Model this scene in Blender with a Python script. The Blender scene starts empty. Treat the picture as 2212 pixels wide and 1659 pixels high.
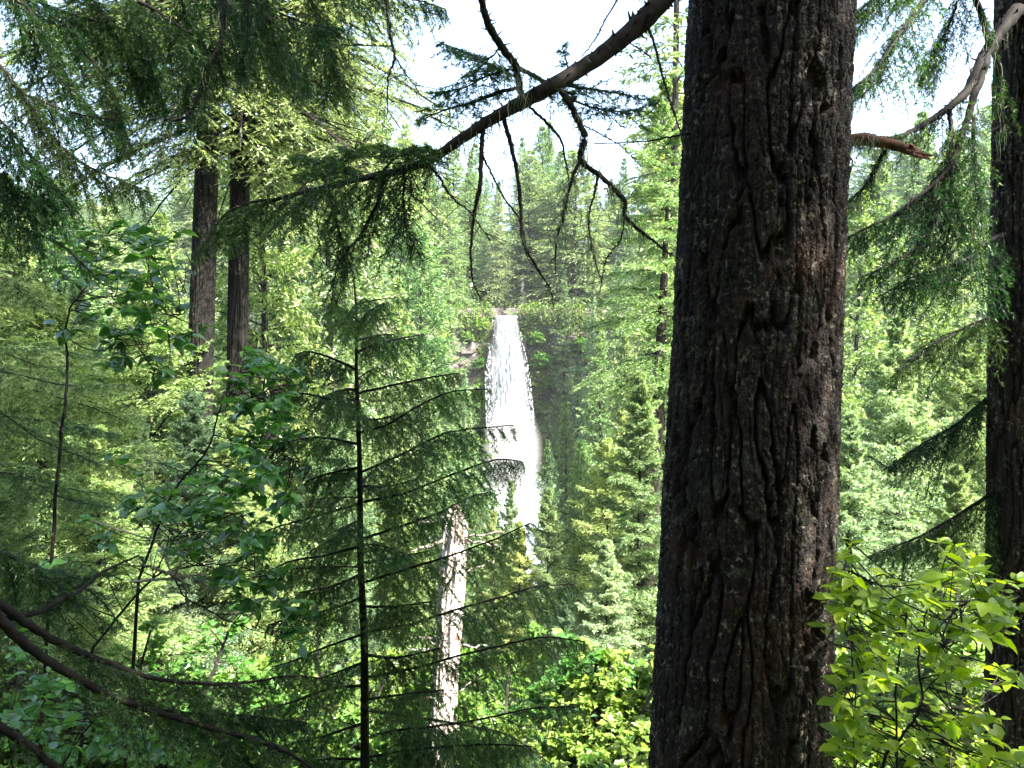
import bpy, math, time
import numpy as np
T0 = time.time()
rad = math.radians
C = bpy.context.scene.collection
sc = bpy.context.scene

# ------------------------------------------------------------------ camera, sky, sun, exposure
PITCH = rad(-4.0)
cam = bpy.data.cameras.new("camera"); cam.lens = 28; cam.sensor_width = 36
cam.clip_start = 0.05; cam.clip_end = 3000
camo = bpy.data.objects.new("camera", cam); C.objects.link(camo)
camo.location = (0, 0, 0); camo.rotation_euler = (rad(90) + PITCH, 0, 0)
sc.camera = camo

SUN_DIR = np.array([0.58, -0.455, 0.90]); SUN_DIR /= np.linalg.norm(SUN_DIR)
w = bpy.data.worlds.new("World"); sc.world = w; w.use_nodes = True
nt = w.node_tree
sky = nt.nodes.new('ShaderNodeTexSky'); sky.sky_type = 'NISHITA'; sky.sun_disc = False
sky.sun_elevation = math.asin(SUN_DIR[2]); sky.sun_rotation = math.atan2(SUN_DIR[0], SUN_DIR[1])
sky.air_density = 1.0; sky.dust_density = 3.0; sky.ozone_density = 1.0
nt.links.new(sky.outputs[0], nt.nodes['Background'].inputs[0])
nt.nodes['Background'].inputs[1].default_value = 0.10
sun = bpy.data.lights.new("sun", 'SUN'); sun.energy = 5.0; sun.angle = rad(0.5); sun.color = (1, 0.95, 0.86)
suno = bpy.data.objects.new("sun", sun); C.objects.link(suno)
from mathutils import Vector
suno.rotation_euler = Vector(SUN_DIR).to_track_quat('Z', 'Y').to_euler()
sc.view_settings.view_transform = 'Standard'; sc.view_settings.look = 'None'
sc.view_settings.exposure = 3.1; sc.view_settings.gamma = 1.0
sc.render.engine = 'CYCLES'
cy = sc.cycles
cy.max_bounces = 6; cy.diffuse_bounces = 4; cy.glossy_bounces = 2; cy.transmission_bounces = 4
cy.transparent_max_bounces = 8; cy.caustics_reflective = False; cy.caustics_refractive = False
cy.sample_clamp_indirect = 4.0
cy.use_denoising = True

# ------------------------------------------------------------------ maths helpers
FW = np.array([0, math.cos(PITCH), math.sin(PITCH)]); UP = np.array([0, -math.sin(PITCH), math.cos(PITCH)])
def at(u, v, d):
    r = np.array([1.0, 0, 0]) * (u - 1106) / 1720 + FW + UP * (829.5 - v) / 1720
    return r * (d / r[1])
def uvof(P):
    P = np.asarray(P, float); q = P @ FW
    return 1106 + 1720 * P[..., 0] / q, 829.5 - 1720 * (P @ UP) / q

_pr = np.random.RandomState(7)
_perm = np.concatenate([_pr.permutation(256)] * 3)
_g = _pr.normal(size=(256, 3)); _g /= np.linalg.norm(_g, axis=1)[:, None]
def pn(x, y, z):
    xi = np.floor(x).astype(int); yi = np.floor(y).astype(int); zi = np.floor(z).astype(int)
    xf, yf, zf = x - xi, y - yi, z - zi
    xi &= 255; yi &= 255; zi &= 255
    f = lambda t: t * t * t * (t * (t * 6 - 15) + 10)
    u, v, w_ = f(xf), f(yf), f(zf)
    def gr(a, b, c):
        g = _g[_perm[_perm[_perm[(xi + a) & 255] + ((yi + b) & 255)] + ((zi + c) & 255)]]
        return g[..., 0] * (xf - a) + g[..., 1] * (yf - b) + g[..., 2] * (zf - c)
    x00 = gr(0, 0, 0) * (1 - u) + gr(1, 0, 0) * u; x10 = gr(0, 1, 0) * (1 - u) + gr(1, 1, 0) * u
    x01 = gr(0, 0, 1) * (1 - u) + gr(1, 0, 1) * u; x11 = gr(0, 1, 1) * (1 - u) + gr(1, 1, 1) * u
    return ((x00 * (1 - v) + x10 * v) * (1 - w_) + (x01 * (1 - v) + x11 * v) * w_) * 1.6
def fbm(x, y, z, o=4):
    s = 0; a = 1
    for i in range(o):
        s = s + a * pn(x + 17 * i, y + 5 * i, z); x, y, z = x * 2.03, y * 2.03, z * 2.03; a *= .5
    return s
def worley(x, y, z, seed=0):
    xi = np.floor(x).astype(int); yi = np.floor(y).astype(int); zi = np.floor(z).astype(int)
    d1 = np.full(x.shape, 9.); d2 = d1.copy(); idv = np.zeros(x.shape)
    rr = np.random.RandomState(seed + 3).rand(256, 4)
    for a in (-1, 0, 1):
        for b in (-1, 0, 1):
            for c in (-1, 0, 1):
                h = _perm[_perm[_perm[(xi + a) & 255] + ((yi + b) & 255)] + ((zi + c) & 255)]
                d = np.sqrt((xi + a + rr[h, 0] - x) ** 2 + (yi + b + rr[h, 1] - y) ** 2 + (zi + c + rr[h, 2] - z) ** 2)
                m = d < d1
                d2 = np.where(m, d1, np.minimum(d2, d)); idv = np.where(m, rr[h, 3], idv); d1 = np.where(m, d, d1)
    return d1, d2, idv
def norm(v):
    return v / np.maximum(np.linalg.norm(v, axis=-1, keepdims=True), 1e-9)
ZV = np.array([0, 0, 1.0])

class Acc:
    """gathers vertices, triangles and quads for ONE mesh object"""
    def __init__(s): s.V = []; s.T = []; s.Q = []; s.TM = []; s.QM = []; s.A = []; s.n = 0
    def add(s, V, T=None, Q=None, mat=0, var=0.5):
        V = np.asarray(V, np.float32).reshape(-1, 3)
        if T is not None and len(T): T = np.asarray(T, np.int64) + s.n; s.T.append(T); s.TM.append(np.full(len(T), mat))
        if Q is not None and len(Q): Q = np.asarray(Q, np.int64) + s.n; s.Q.append(Q); s.QM.append(np.full(len(Q), mat))
        s.V.append(V); s.A.append(np.broadcast_to(np.asarray(var, np.float32), (len(V),))); s.n += len(V)
    def mesh(s, name, mats, smooth=False):
        me = bpy.data.meshes.new(name)
        V = np.concatenate(s.V); T = np.concatenate(s.T) if s.T else np.zeros((0, 3), int)
        Q = np.concatenate(s.Q) if s.Q else np.zeros((0, 4), int)
        mi = np.concatenate(([np.concatenate(s.TM)] if s.T else []) + ([np.concatenate(s.QM)] if s.Q else []))
        me.vertices.add(len(V)); me.vertices.foreach_set('co', V.ravel())
        L = np.concatenate([T.ravel(), Q.ravel()]).astype(np.int32)
        me.loops.add(len(L)); me.loops.foreach_set('vertex_index', L)
        st = np.concatenate([np.arange(len(T)) * 3, len(T) * 3 + np.arange(len(Q)) * 4]).astype(np.int32)
        me.polygons.add(len(st)); me.polygons.foreach_set('loop_start', st)
        me.polygons.foreach_set('material_index', mi.astype(np.int32))
        me.polygons.foreach_set('use_smooth', np.full(len(st), smooth))
        a = me.attributes.new('var', 'FLOAT', 'POINT'); a.data.foreach_set('value', np.concatenate(s.A).astype(np.float32))
        for m in mats: me.materials.append(m)
        me.update(calc_edges=True)
        return me

def link(name, mesh, parent=None, loc=None):
    o = bpy.data.objects.new(name, mesh); C.objects.link(o)
    if parent is not None: o.parent = parent
    if loc is not None: o.location = loc
    return o
def tag(o, label=None, cat=None, group=None, kind=None):
    for k, v in (('label', label), ('category', cat), ('group', group), ('kind', kind)):
        if v: o[k] = v
    return o

def smooth_path(pts, n=8):
    P = np.asarray(pts, float); k = len(P); out = []
    Pp = np.vstack([2 * P[0] - P[1], P, 2 * P[-1] - P[-2]])
    for i in range(k - 1):
        a, b, c, d = Pp[i:i + 4]
        for t in np.linspace(0, 1, n, endpoint=False):
            out.append(.5 * ((2 * b) + (-a + c) * t + (2 * a - 5 * b + 4 * c - d) * t * t + (-a + 3 * b - 3 * c + d) * t ** 3))
    out.append(P[-1]); return np.array(out)
def tube(acc, path, sides=8, rough=0.0, mat=0, var=0.5, seed=0):
    """path: (n,4) xyz + radius"""
    P = path[:, :3]; r = np.maximum(path[:, 3], 1e-4); n = len(P)
    T = norm(np.gradient(P, axis=0)); ref = np.array([.31, .95, .05]) if abs(T[n // 2, 2]) > .8 else ZV
    S = norm(np.cross(T, ref)); U = np.cross(S, T)
    a = np.linspace(0, 2 * np.pi, sides, endpoint=False)
    off = np.cos(a)[None, :, None] * S[:, None] + np.sin(a)[None, :, None] * U[:, None]
    rr = np.repeat(r[:, None], sides, 1)
    if rough:
        q = P[:, None] + off * r[:, None, None]; sca = .9 / max(np.median(r), .004)
        nz = pn(q[..., 0] * sca + seed, q[..., 1] * sca, q[..., 2] * sca * .6) + .6 * pn(q[..., 0] * sca * 2.7, q[..., 1] * sca * 2.7 + seed, q[..., 2] * sca * 2.7)
        rr = rr * (1 + rough * nz)
    V = P[:, None] + off * rr[..., None]
    i = np.arange(n - 1)[:, None] * sides; j = np.arange(sides)[None]
    Q = np.stack([i + j, i + (j + 1) % sides, i + sides + (j + 1) % sides, i + sides + j], -1).reshape(-1, 4)
    acc.add(V.reshape(-1, 3), Q=Q, mat=mat, var=var)
    e = np.arange(sides); acc.add(np.vstack([V[-1], P[-1] + T[-1] * r[-1]]), T=np.stack([e, (e + 1) % sides, np.full(sides, sides)], 1), mat=mat, var=var)
    acc.add(np.vstack([V[0], P[0]]), T=np.stack([(e + 1) % sides, e, np.full(sides, sides)], 1), mat=mat, var=var)
    return T
def uvpath(rows, d=None, n=8, jit=0.0, rs=None):
    """rows of (u, v, radius_px[, depth]); d = (d_start, d_end) when depth is left out"""
    m = len(rows); out = []
    for i, r in enumerate(rows):
        dd = r[3] if len(r) > 3 else d[0] + (d[1] - d[0]) * i / (m - 1)
        p = at(r[0], r[1], dd); out.append([*p, r[2] / 1720 * dd])
    out = smooth_path(out, n)
    if jit: 
        out[1:-1, :3] += rs.normal(size=(len(out) - 2, 3)) * jit
    return out

# ------------------------------------------------------------------ branch segments (vectorised)
class Seg:
    def __init__(s, P, D, L, G, R, k=None):
        s.P, s.D, s.L, s.G, s.R = P, norm(D), L, G, R; s.n = len(L)
        s.k = np.zeros(s.n) if k is None else k
    def pos(s, t, i=slice(None)):
        return s.P[i] + s.D[i] * (s.L[i] * t)[..., None] - ZV * (s.G[i] * s.L[i] * t * t)[..., None]
    def tan(s, t, i=slice(None)):
        return norm(s.D[i] - ZV * (2 * s.G[i] * t)[..., None])
    def frame(s, t, i=slice(None)):
        T = s.tan(t, i); S = norm(np.cross(T, ZV) + 1e-4); U = np.cross(S, T); return T, S, U
def kids(s, n, rs, t0=.1, t1=1., ang=(45, 65), L=lambda t: .4, G=(0, .1), vert=.15, alt=True, hang=0.):
    i = np.repeat(np.arange(s.n), n); j = np.tile(np.arange(n), s.n)
    t = t0 + (t1 - t0) * (j + rs.rand(len(i)) * .9) / n
    T, S, U = s.frame(t, i)
    sd = np.where(j % 2 == 0, 1., -1.) if alt else rs.choice([-1, 1], len(i))
    a = np.radians(rs.uniform(ang[0], ang[1], len(i)))
    D = T * np.cos(a)[:, None] + S * (sd * np.sin(a))[:, None] + U * (rs.normal(size=len(i)) * vert)[:, None] - ZV * hang
    Ln = s.L[i] * L(t) * rs.uniform(.7, 1.2, len(i))
    R = np.maximum(s.R[i] * .5 * (1 - .6 * t), .0004)
    return Seg(s.pos(t, i), D, Ln, rs.uniform(G[0], G[1], len(i)), R, t)
def seg_tubes(acc, s, K=3, sides=3, mat=1, var=.5, taper=.25):
    t = np.linspace(0, 1, K + 1); a = np.linspace(0, 2 * np.pi, sides, endpoint=False)
    V = []
    for tt in t:
        tv = np.full(s.n, tt); T, S, U = s.frame(tv); r = s.R * (1 - (1 - taper) * tt)
        V.append(s.pos(tv)[:, None] + (np.cos(a)[None, :, None] * S[:, None] + np.sin(a)[None, :, None] * U[:, None]) * r[:, None, None])
    V = np.stack(V, 1)                                   # n,K+1,sides,3
    b = np.arange(s.n)[:, None, None] * (K + 1) * sides; k = np.arange(K)[None, :, None] * sides; j = np.arange(sides)[None, None]
    Q = np.stack([b + k + j, b + k + (j + 1) % sides, b + k + sides + (j + 1) % sides, b + k + sides + j], -1).reshape(-1, 4)
    acc.add(V.reshape(-1, 3), Q=Q, mat=mat, var=var)
def needles(acc, s, n, ln, wd, rs, ang=(35, 70), mat=0, vlo=.1, vhi=.9, flat=.55, t0=.03, kite=False):
    """n needles (thin blades) along every segment; n may be an int or per-segment counts"""
    cnt = np.full(s.n, n) if np.isscalar(n) else n.astype(int)
    i = np.repeat(np.arange(s.n), cnt); m = len(i)
    if m == 0: return
    t = rs.uniform(t0, 1., m); T, S, U = s.frame(t, i)
    ph = rs.uniform(0, 2 * np.pi, m); a = np.radians(rs.uniform(ang[0], ang[1], m)) * (1 - .45 * t ** 3)
    D = T * np.cos(a)[:, None] + (S * np.cos(ph)[:, None] + U * (np.sin(ph) * flat)[:, None]) * np.sin(a)[:, None]
    D = norm(D); B = norm(np.cross(D, rs.normal(size=(m, 3))))
    l = (ln * rs.uniform(.7, 1.2, m))[:, None]; p = s.pos(t, i)
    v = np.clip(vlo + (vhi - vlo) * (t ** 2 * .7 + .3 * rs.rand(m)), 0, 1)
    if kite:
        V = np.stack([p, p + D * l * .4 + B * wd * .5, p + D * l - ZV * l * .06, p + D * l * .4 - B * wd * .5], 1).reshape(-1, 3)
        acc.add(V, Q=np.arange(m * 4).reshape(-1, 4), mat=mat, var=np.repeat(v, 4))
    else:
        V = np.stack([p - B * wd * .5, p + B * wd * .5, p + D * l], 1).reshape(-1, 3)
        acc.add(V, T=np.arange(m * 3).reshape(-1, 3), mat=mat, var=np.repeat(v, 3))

# ------------------------------------------------------------------ materials
def newmat(name):
    m = bpy.data.materials.new(name); m.use_nodes = True; n = m.node_tree; n.nodes.clear()
    return m, n.nodes, n.links
def foliage_mat(name, dark, mid, tip, trans=.35, rough=.4, spec=.5, nscale=1.2, hue=.04, tcol=None):
    m, N, L = newmat(name)
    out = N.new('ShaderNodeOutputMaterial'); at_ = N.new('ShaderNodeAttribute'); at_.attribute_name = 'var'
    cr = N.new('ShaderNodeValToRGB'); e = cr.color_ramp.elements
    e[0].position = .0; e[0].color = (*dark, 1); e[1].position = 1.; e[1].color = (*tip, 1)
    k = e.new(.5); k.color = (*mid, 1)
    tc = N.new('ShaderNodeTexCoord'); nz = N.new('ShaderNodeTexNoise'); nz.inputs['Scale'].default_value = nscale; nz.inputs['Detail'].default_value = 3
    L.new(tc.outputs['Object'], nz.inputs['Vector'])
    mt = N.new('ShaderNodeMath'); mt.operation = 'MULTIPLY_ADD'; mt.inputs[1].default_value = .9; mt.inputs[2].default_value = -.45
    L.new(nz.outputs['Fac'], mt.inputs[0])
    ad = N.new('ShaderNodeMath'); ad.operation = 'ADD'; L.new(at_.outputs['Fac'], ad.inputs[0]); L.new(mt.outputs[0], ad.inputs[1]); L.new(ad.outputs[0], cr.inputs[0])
    oi = N.new('ShaderNodeObjectInfo'); hs = N.new('ShaderNodeHueSaturation')
    mr = N.new('ShaderNodeMapRange'); mr.inputs['To Min'].default_value = .5 - hue; mr.inputs['To Max'].default_value = .5 + hue * .8; L.new(oi.outputs['Random'], mr.inputs[0])
    mv = N.new('ShaderNodeMapRange'); mv.inputs['To Min'].default_value = 1.25; mv.inputs['To Max'].default_value = .75; L.new(oi.outputs['Random'], mv.inputs[0])
    L.new(mr.outputs[0], hs.inputs['Hue']); L.new(mv.outputs[0], hs.inputs['Value']); L.new(cr.outputs[0], hs.inputs['Color'])
    p = N.new('ShaderNodeBsdfPrincipled'); p.inputs['Roughness'].default_value = rough; p.inputs['Specular IOR Level'].default_value = spec
    L.new(hs.outputs[0], p.inputs['Base Color'])
    tr = N.new('ShaderNodeBsdfTranslucent'); mx = N.new('ShaderNodeMixShader'); mx.inputs[0].default_value = trans
    g = N.new('ShaderNodeMix'); g.data_type = 'RGBA'; g.blend_type = 'MULTIPLY'; g.inputs['Factor'].default_value = 1
    L.new(hs.outputs[0], g.inputs[6]); g.inputs[7].default_value = (*(tcol or (1.5, 1.6, .6)), 1); L.new(g.outputs[2], tr.inputs[0])
    L.new(p.outputs[0], mx.inputs[1]); L.new(tr.outputs[0], mx.inputs[2]); L.new(mx.outputs[0], out.inputs[0])
    return m
def bark_mat(name, c1, c2, c3, scale=8, stretch=.2, bump=.6, lich=(.35, .4, .3), lamt=.55, lscale=6, rough=.85, dist=.02):
    m, N, L = newmat(name); out = N.new('ShaderNodeOutputMaterial'); tc = N.new('ShaderNodeTexCoord')
    mp = N.new('ShaderNodeMapping'); mp.inputs['Scale'].default_value = (1, 1, stretch); L.new(tc.outputs['Object'], mp.inputs[0])
    n1 = N.new('ShaderNodeTexNoise'); n1.inputs['Scale'].default_value = scale; n1.inputs['Detail'].default_value = 8; n1.inputs['Roughness'].default_value = .7; L.new(mp.outputs[0], n1.inputs['Vector'])
    cr = N.new('ShaderNodeValToRGB'); e = cr.color_ramp.elements; e[0].position = .33; e[0].color = (*c1, 1); e[1].position = .68; e[1].color = (*c3, 1); k = e.new(.5); k.color = (*c2, 1)
    L.new(n1.outputs['Fac'], cr.inputs[0])
    n2 = N.new('ShaderNodeTexNoise'); n2.inputs['Scale'].default_value = lscale; n2.inputs['Detail'].default_value = 6; n2.inputs['Roughness'].default_value = .65; L.new(tc.outputs['Object'], n2.inputs['Vector'])
    c2_ = N.new('ShaderNodeValToRGB'); q = c2_.color_ramp.elements; q[0].position = lamt; q[0].color = (0, 0, 0, 1); q[1].position = lamt + .07; q[1].color = (1, 1, 1, 1); L.new(n2.outputs['Fac'], c2_.inputs[0])
    mx = N.new('ShaderNodeMix'); mx.data_type = 'RGBA'; L.new(c2_.outputs[0], mx.inputs['Factor']); L.new(cr.outputs[0], mx.inputs[6]); mx.inputs[7].default_value = (*lich, 1)
    p = N.new('ShaderNodeBsdfPrincipled'); p.inputs['Roughness'].default_value = rough; p.inputs['Specular IOR Level'].default_value = .25; L.new(mx.outputs[2], p.inputs['Base Color'])
    b = N.new('ShaderNodeBump'); b.inputs['Strength'].default_value = bump; b.inputs['Distance'].default_value = dist; L.new(n1.outputs['Fac'], b.inputs['Height']); L.new(b.outputs[0], p.inputs['Normal'])
    L.new(p.outputs[0], out.inputs[0]); return m

M = {}
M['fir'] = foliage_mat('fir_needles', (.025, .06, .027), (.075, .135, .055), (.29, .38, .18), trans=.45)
M['fir_yellow'] = foliage_mat('yellow_green_needles', (.03, .075, .022), (.10, .175, .05), (.38, .46, .20), trans=.45)
M['fir_blue'] = foliage_mat('blue_green_needles', (.025, .065, .04), (.085, .155, .09), (.33, .43, .27), trans=.45)
M['shade_fir'] = foliage_mat('shaded_fir_needles', (.010, .035, .008), (.022, .068, .014), (.075, .15, .03), nscale=2.5, trans=.5)  # darker copy of the fir needles, foreground shade put into the colour
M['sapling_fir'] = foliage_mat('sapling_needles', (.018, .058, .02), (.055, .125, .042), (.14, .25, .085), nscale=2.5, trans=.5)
M['leaf'] = foliage_mat('dogwood_leaf', (.025, .085, .018), (.05, .15, .032), (.11, .24, .06), trans=.42, rough=.24, spec=.8, nscale=3, hue=.0)
M['leaf_bright'] = foliage_mat('young_leaf', (.12, .20, .018), (.20, .30, .02), (.32, .40, .03), trans=.6, rough=.38, spec=.5, nscale=3, hue=.0, tcol=(1.8, 1.9, .25))
M['leaf_mid'] = foliage_mat('maple_leaf', (.06, .14, .025), (.10, .20, .04), (.16, .28, .06), trans=.5, rough=.4, nscale=1)
M['under'] = foliage_mat('undergrowth_leaf', (.02, .055, .02), (.06, .125, .04), (.16, .23, .085), trans=.4, nscale=.5)
M['bark'] = bark_mat('fir_bark', (.004, .003, .002), (.012, .009, .006), (.028, .022, .016), 14, .25, .8, lich=(.12, .13, .09), lamt=.6)
M['bark_mid'] = bark_mat('grey_bark', (.004, .0038, .003), (.010, .009, .0065), (.022, .02, .014), 9, .12, 1.0, lich=(.16, .18, .13), lamt=.62, lscale=2.5, dist=.06)
M['twig'] = bark_mat('twig_bark', (.005, .0038, .003), (.012, .009, .007), (.03, .025, .02), 40, .6, .7, lich=(.09, .10, .06), lamt=.62, lscale=20, dist=.004)
M['shade_twig'] = bark_mat('shaded_limb_bark', (.002, .0015, .001), (.005, .0035, .0025), (.012, .010, .007), 40, .6, .7, lich=(.03, .035, .02), lamt=.66, lscale=20, dist=.004)  # twig bark darkened so the limbs' shade sits in the colour
M['dead'] = bark_mat('dead_wood', (.12, .10, .085), (.22, .19, .17), (.34, .31, .28), 20, .2, .5)
M['red_wood'] = bark_mat('broken_wood', (.05, .022, .014), (.13, .06, .04), (.2, .12, .09), 30, .2, .6, lamt=.7, dist=.006)
M['pale_snag'] = bark_mat('weathered_snag', (.20, .13, .10), (.55, .48, .44), (.78, .74, .71), 7, .15, .8, lich=(.12, .06, .045), lamt=.60, lscale=5)
M['lichen'] = foliage_mat('hanging_lichen', (.14, .17, .10), (.22, .26, .16), (.32, .36, .24), trans=.4, nscale=6, hue=0, tcol=(1, 1, .9))
M['rock'] = bark_mat('basalt_rock', (.035, .03, .03), (.085, .07, .065), (.17, .145, .135), 1.1, .9, 1.0, lich=(.05, .09, .025), lamt=.56, lscale=.45, dist=.5)
M['soil'] = bark_mat('forest_soil', (.03, .025, .015), (.06, .05, .03), (.10, .085, .05), 1.5, 1, .6, lich=(.05, .09, .025), lamt=.45, lscale=.6, dist=.1)
M['moss'] = foliage_mat('cliff_moss', (.035, .09, .015), (.07, .15, .02), (.13, .2, .03), nscale=.8)

def main_bark():
    m, N, L = newmat('furrowed_bark'); out = N.new('ShaderNodeOutputMaterial'); tc = N.new('ShaderNodeTexCoord')
    def noise(scale, det=6, r=.6, st=1.):
        mp = N.new('ShaderNodeMapping'); mp.inputs['Scale'].default_value = (1, 1, st); L.new(tc.outputs['Object'], mp.inputs[0])
        n = N.new('ShaderNodeTexNoise'); n.inputs['Scale'].default_value = scale; n.inputs['Detail'].default_value = det; n.inputs['Roughness'].default_value = r; L.new(mp.outputs[0], n.inputs['Vector']); return n
    def ramp(src, stops):
        c = N.new('ShaderNodeValToRGB'); e = c.color_ramp.elements
        e[0].position = stops[0][0]; e[0].color = (*stops[0][1], 1); e[1].position = stops[-1][0]; e[1].color = (*stops[-1][1], 1)
        for p_, c_ in stops[1:-1]: k = e.new(p_); k.color = (*c_, 1)
        L.new(src, c.inputs[0]); return c
    def mix(f, a, b):
        x = N.new('ShaderNodeMix'); x.data_type = 'RGBA'; L.new(f, x.inputs['Factor']); L.new(a, x.inputs[6])
        if isinstance(b, tuple): x.inputs[7].default_value = (*b, 1)
        else: L.new(b, x.inputs[7])
        return x.outputs[2]
    base = ramp(noise(22, 8, .75, .35).outputs['Fac'], [(.34, (.003, .0014, .0008)), (.49, (.013, .0056, .0028)), (.6, (.030, .0140, .0072)), (.74, (.075, .042, .024))])
    red = ramp(noise(2.6, 5, .7, .6).outputs['Fac'], [(.54, (0, 0, 0)), (.64, (.9, .9, .9))])
    col = mix(red.outputs[0], base.outputs[0], (.065, .026, .014))
    a = N.new('ShaderNodeAttribute'); a.attribute_name = 'var'           # lichen grows on the ridge plates only
    ln = ramp(noise(11, 9, .75, .8).outputs['Fac'], [(.55, (0, 0, 0)), (.60, (1, 1, 1))])
    big = ramp(noise(1.7, 3, .5, .8).outputs['Fac'], [(.34, (0, 0, 0)), (.5, (1, 1, 1))])
    mm = N.new('ShaderNodeMath'); mm.operation = 'MULTIPLY'; L.new(ln.outputs[0], mm.inputs[0]); L.new(a.outputs['Fac'], mm.inputs[1])
    m2 = N.new('ShaderNodeMath'); m2.operation = 'MULTIPLY'; L.new(mm.outputs[0], m2.inputs[0]); L.new(big.outputs[0], m2.inputs[1])
    lc = ramp(noise(60, 4).outputs['Fac'], [(.35, (.035, .035, .024)), (.65, (.12, .125, .09))])
    col = mix(m2.outputs[0], col, lc.outputs[0])
    fl = ramp(noise(48, 5, .6, .8).outputs['Fac'], [(.57, (0, 0, 0)), (.62, (1, 1, 1))]); f2 = ramp(noise(5, 4, .6).outputs['Fac'], [(.42, (0, 0, 0)), (.56, (1, 1, 1))])
    m3 = N.new('ShaderNodeMath'); m3.operation = 'MULTIPLY'; L.new(fl.outputs[0], m3.inputs[0]); L.new(f2.outputs[0], m3.inputs[1])
    col = mix(m3.outputs[0], col, (.26, .24, .18))
    p = N.new('ShaderNodeBsdfPrincipled'); p.inputs['Roughness'].default_value = .7; p.inputs['Specular IOR Level'].default_value = .4; L.new(col, p.inputs['Base Color'])
    b = N.new('ShaderNodeBump'); b.inputs['Strength'].default_value = 1; b.inputs['Distance'].default_value = .016
    vo = N.new('ShaderNodeTexVoronoi'); vo.feature = 'DISTANCE_TO_EDGE'; vo.inputs['Scale'].default_value = 55; mv = N.new('ShaderNodeMapping'); mv.inputs['Scale'].default_value = (1, 1, .8); dn = noise(30, 3); ma = N.new('ShaderNodeVectorMath'); ma.operation = 'MULTIPLY_ADD'; ma.inputs[1].default_value = (.03, .03, .03)
    L.new(dn.outputs['Color'], ma.inputs[0]); L.new(tc.outputs['Object'], ma.inputs[2]); L.new(ma.outputs[0], mv.inputs[0]); L.new(mv.outputs[0], vo.inputs['Vector'])
    mr = N.new('ShaderNodeMapRange'); mr.inputs['From Max'].default_value = .12; L.new(vo.outputs['Distance'], mr.inputs[0])
    ba = N.new('ShaderNodeMath'); ba.operation = 'MULTIPLY_ADD'; ba.inputs[1].default_value = .45; L.new(mr.outputs[0], ba.inputs[0]); L.new(noise(110, 6, .75, .4).outputs['Fac'], ba.inputs[2])
    L.new(ba.outputs[0], b.inputs['Height']); L.new(b.outputs[0], p.inputs['Normal'])
    L.new(p.outputs[0], out.inputs[0]); return m
M['bigbark'] = main_bark()

def water_mat():
    m, N, L = newmat('falling_water'); out = N.new('ShaderNodeOutputMaterial'); tc = N.new('ShaderNodeTexCoord')
    mp = N.new('ShaderNodeMapping'); mp.inputs['Scale'].default_value = (1, 1, .16); L.new(tc.outputs['Object'], mp.inputs[0])
    n = N.new('ShaderNodeTexNoise'); n.inputs['Scale'].default_value = 5; n.inputs['Detail'].default_value = 7; n.inputs['Roughness'].default_value = .7; L.new(mp.outputs[0], n.inputs['Vector'])
    cr = N.new('ShaderNodeValToRGB'); e = cr.color_ramp.elements; e[0].position = .38; e[0].color = (.07, .09, .12, 1); e[1].position = .60; e[1].color = (.8, .84, .88, 1); L.new(n.outputs['Fac'], cr.inputs[0])
    d = N.new('ShaderNodeBsdfDiffuse'); L.new(cr.outputs[0], d.inputs[0]); t = N.new('ShaderNodeBsdfTranslucent'); L.new(cr.outputs[0], t.inputs[0])
    x = N.new('ShaderNodeMixShader'); x.inputs[0].default_value = .45; L.new(d.outputs[0], x.inputs[1]); L.new(t.outputs[0], x.inputs[2])
    a = N.new('ShaderNodeAttribute'); a.attribute_name = 'var'
    n3 = N.new('ShaderNodeTexNoise'); n3.inputs['Scale'].default_value = 14; n3.inputs['Detail'].default_value = 6; n3.inputs['Roughness'].default_value = .75; L.new(mp.outputs[0], n3.inputs['Vector'])
    s = N.new('ShaderNodeMath'); s.operation = 'ADD'; L.new(n3.outputs['Fac'], s.inputs[0]); L.new(a.outputs['Fac'], s.inputs[1])
    q = N.new('ShaderNodeMapRange'); q.inputs['From Min'].default_value = .40; q.inputs['From Max'].default_value = .95; L.new(s.outputs[0], q.inputs[0])
    tp = N.new('ShaderNodeBsdfTransparent'); y = N.new('ShaderNodeMixShader'); L.new(q.outputs[0], y.inputs[0]); L.new(tp.outputs[0], y.inputs[1]); L.new(x.outputs[0], y.inputs[2])
    L.new(y.outputs[0], out.inputs[0]); return m
M['water'] = water_mat()
def foam_mat():
    m, N, L = newmat('foaming_water'); out = N.new('ShaderNodeOutputMaterial'); tc = N.new('ShaderNodeTexCoord')
    n = N.new('ShaderNodeTexNoise'); n.inputs['Scale'].default_value = 1.2; n.inputs['Detail'].default_value = 8; L.new(tc.outputs['Object'], n.inputs['Vector'])
    cr = N.new('ShaderNodeValToRGB'); e = cr.color_ramp.elements; e[0].position = .36; e[0].color = (.14, .2, .2, 1); e[1].position = .46; e[1].color = (.9, .93, .95, 1); L.new(n.outputs['Fac'], cr.inputs[0])
    p = N.new('ShaderNodeBsdfPrincipled'); p.inputs['Roughness'].default_value = .3; L.new(cr.outputs[0], p.inputs['Base Color'])
    b = N.new('ShaderNodeBump'); b.inputs['Distance'].default_value = .3; L.new(n.outputs['Fac'], b.inputs['Height']); L.new(b.outputs[0], p.inputs['Normal'])
    L.new(p.outputs[0], out.inputs[0]); return m
M['foam'] = foam_mat()

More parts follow.
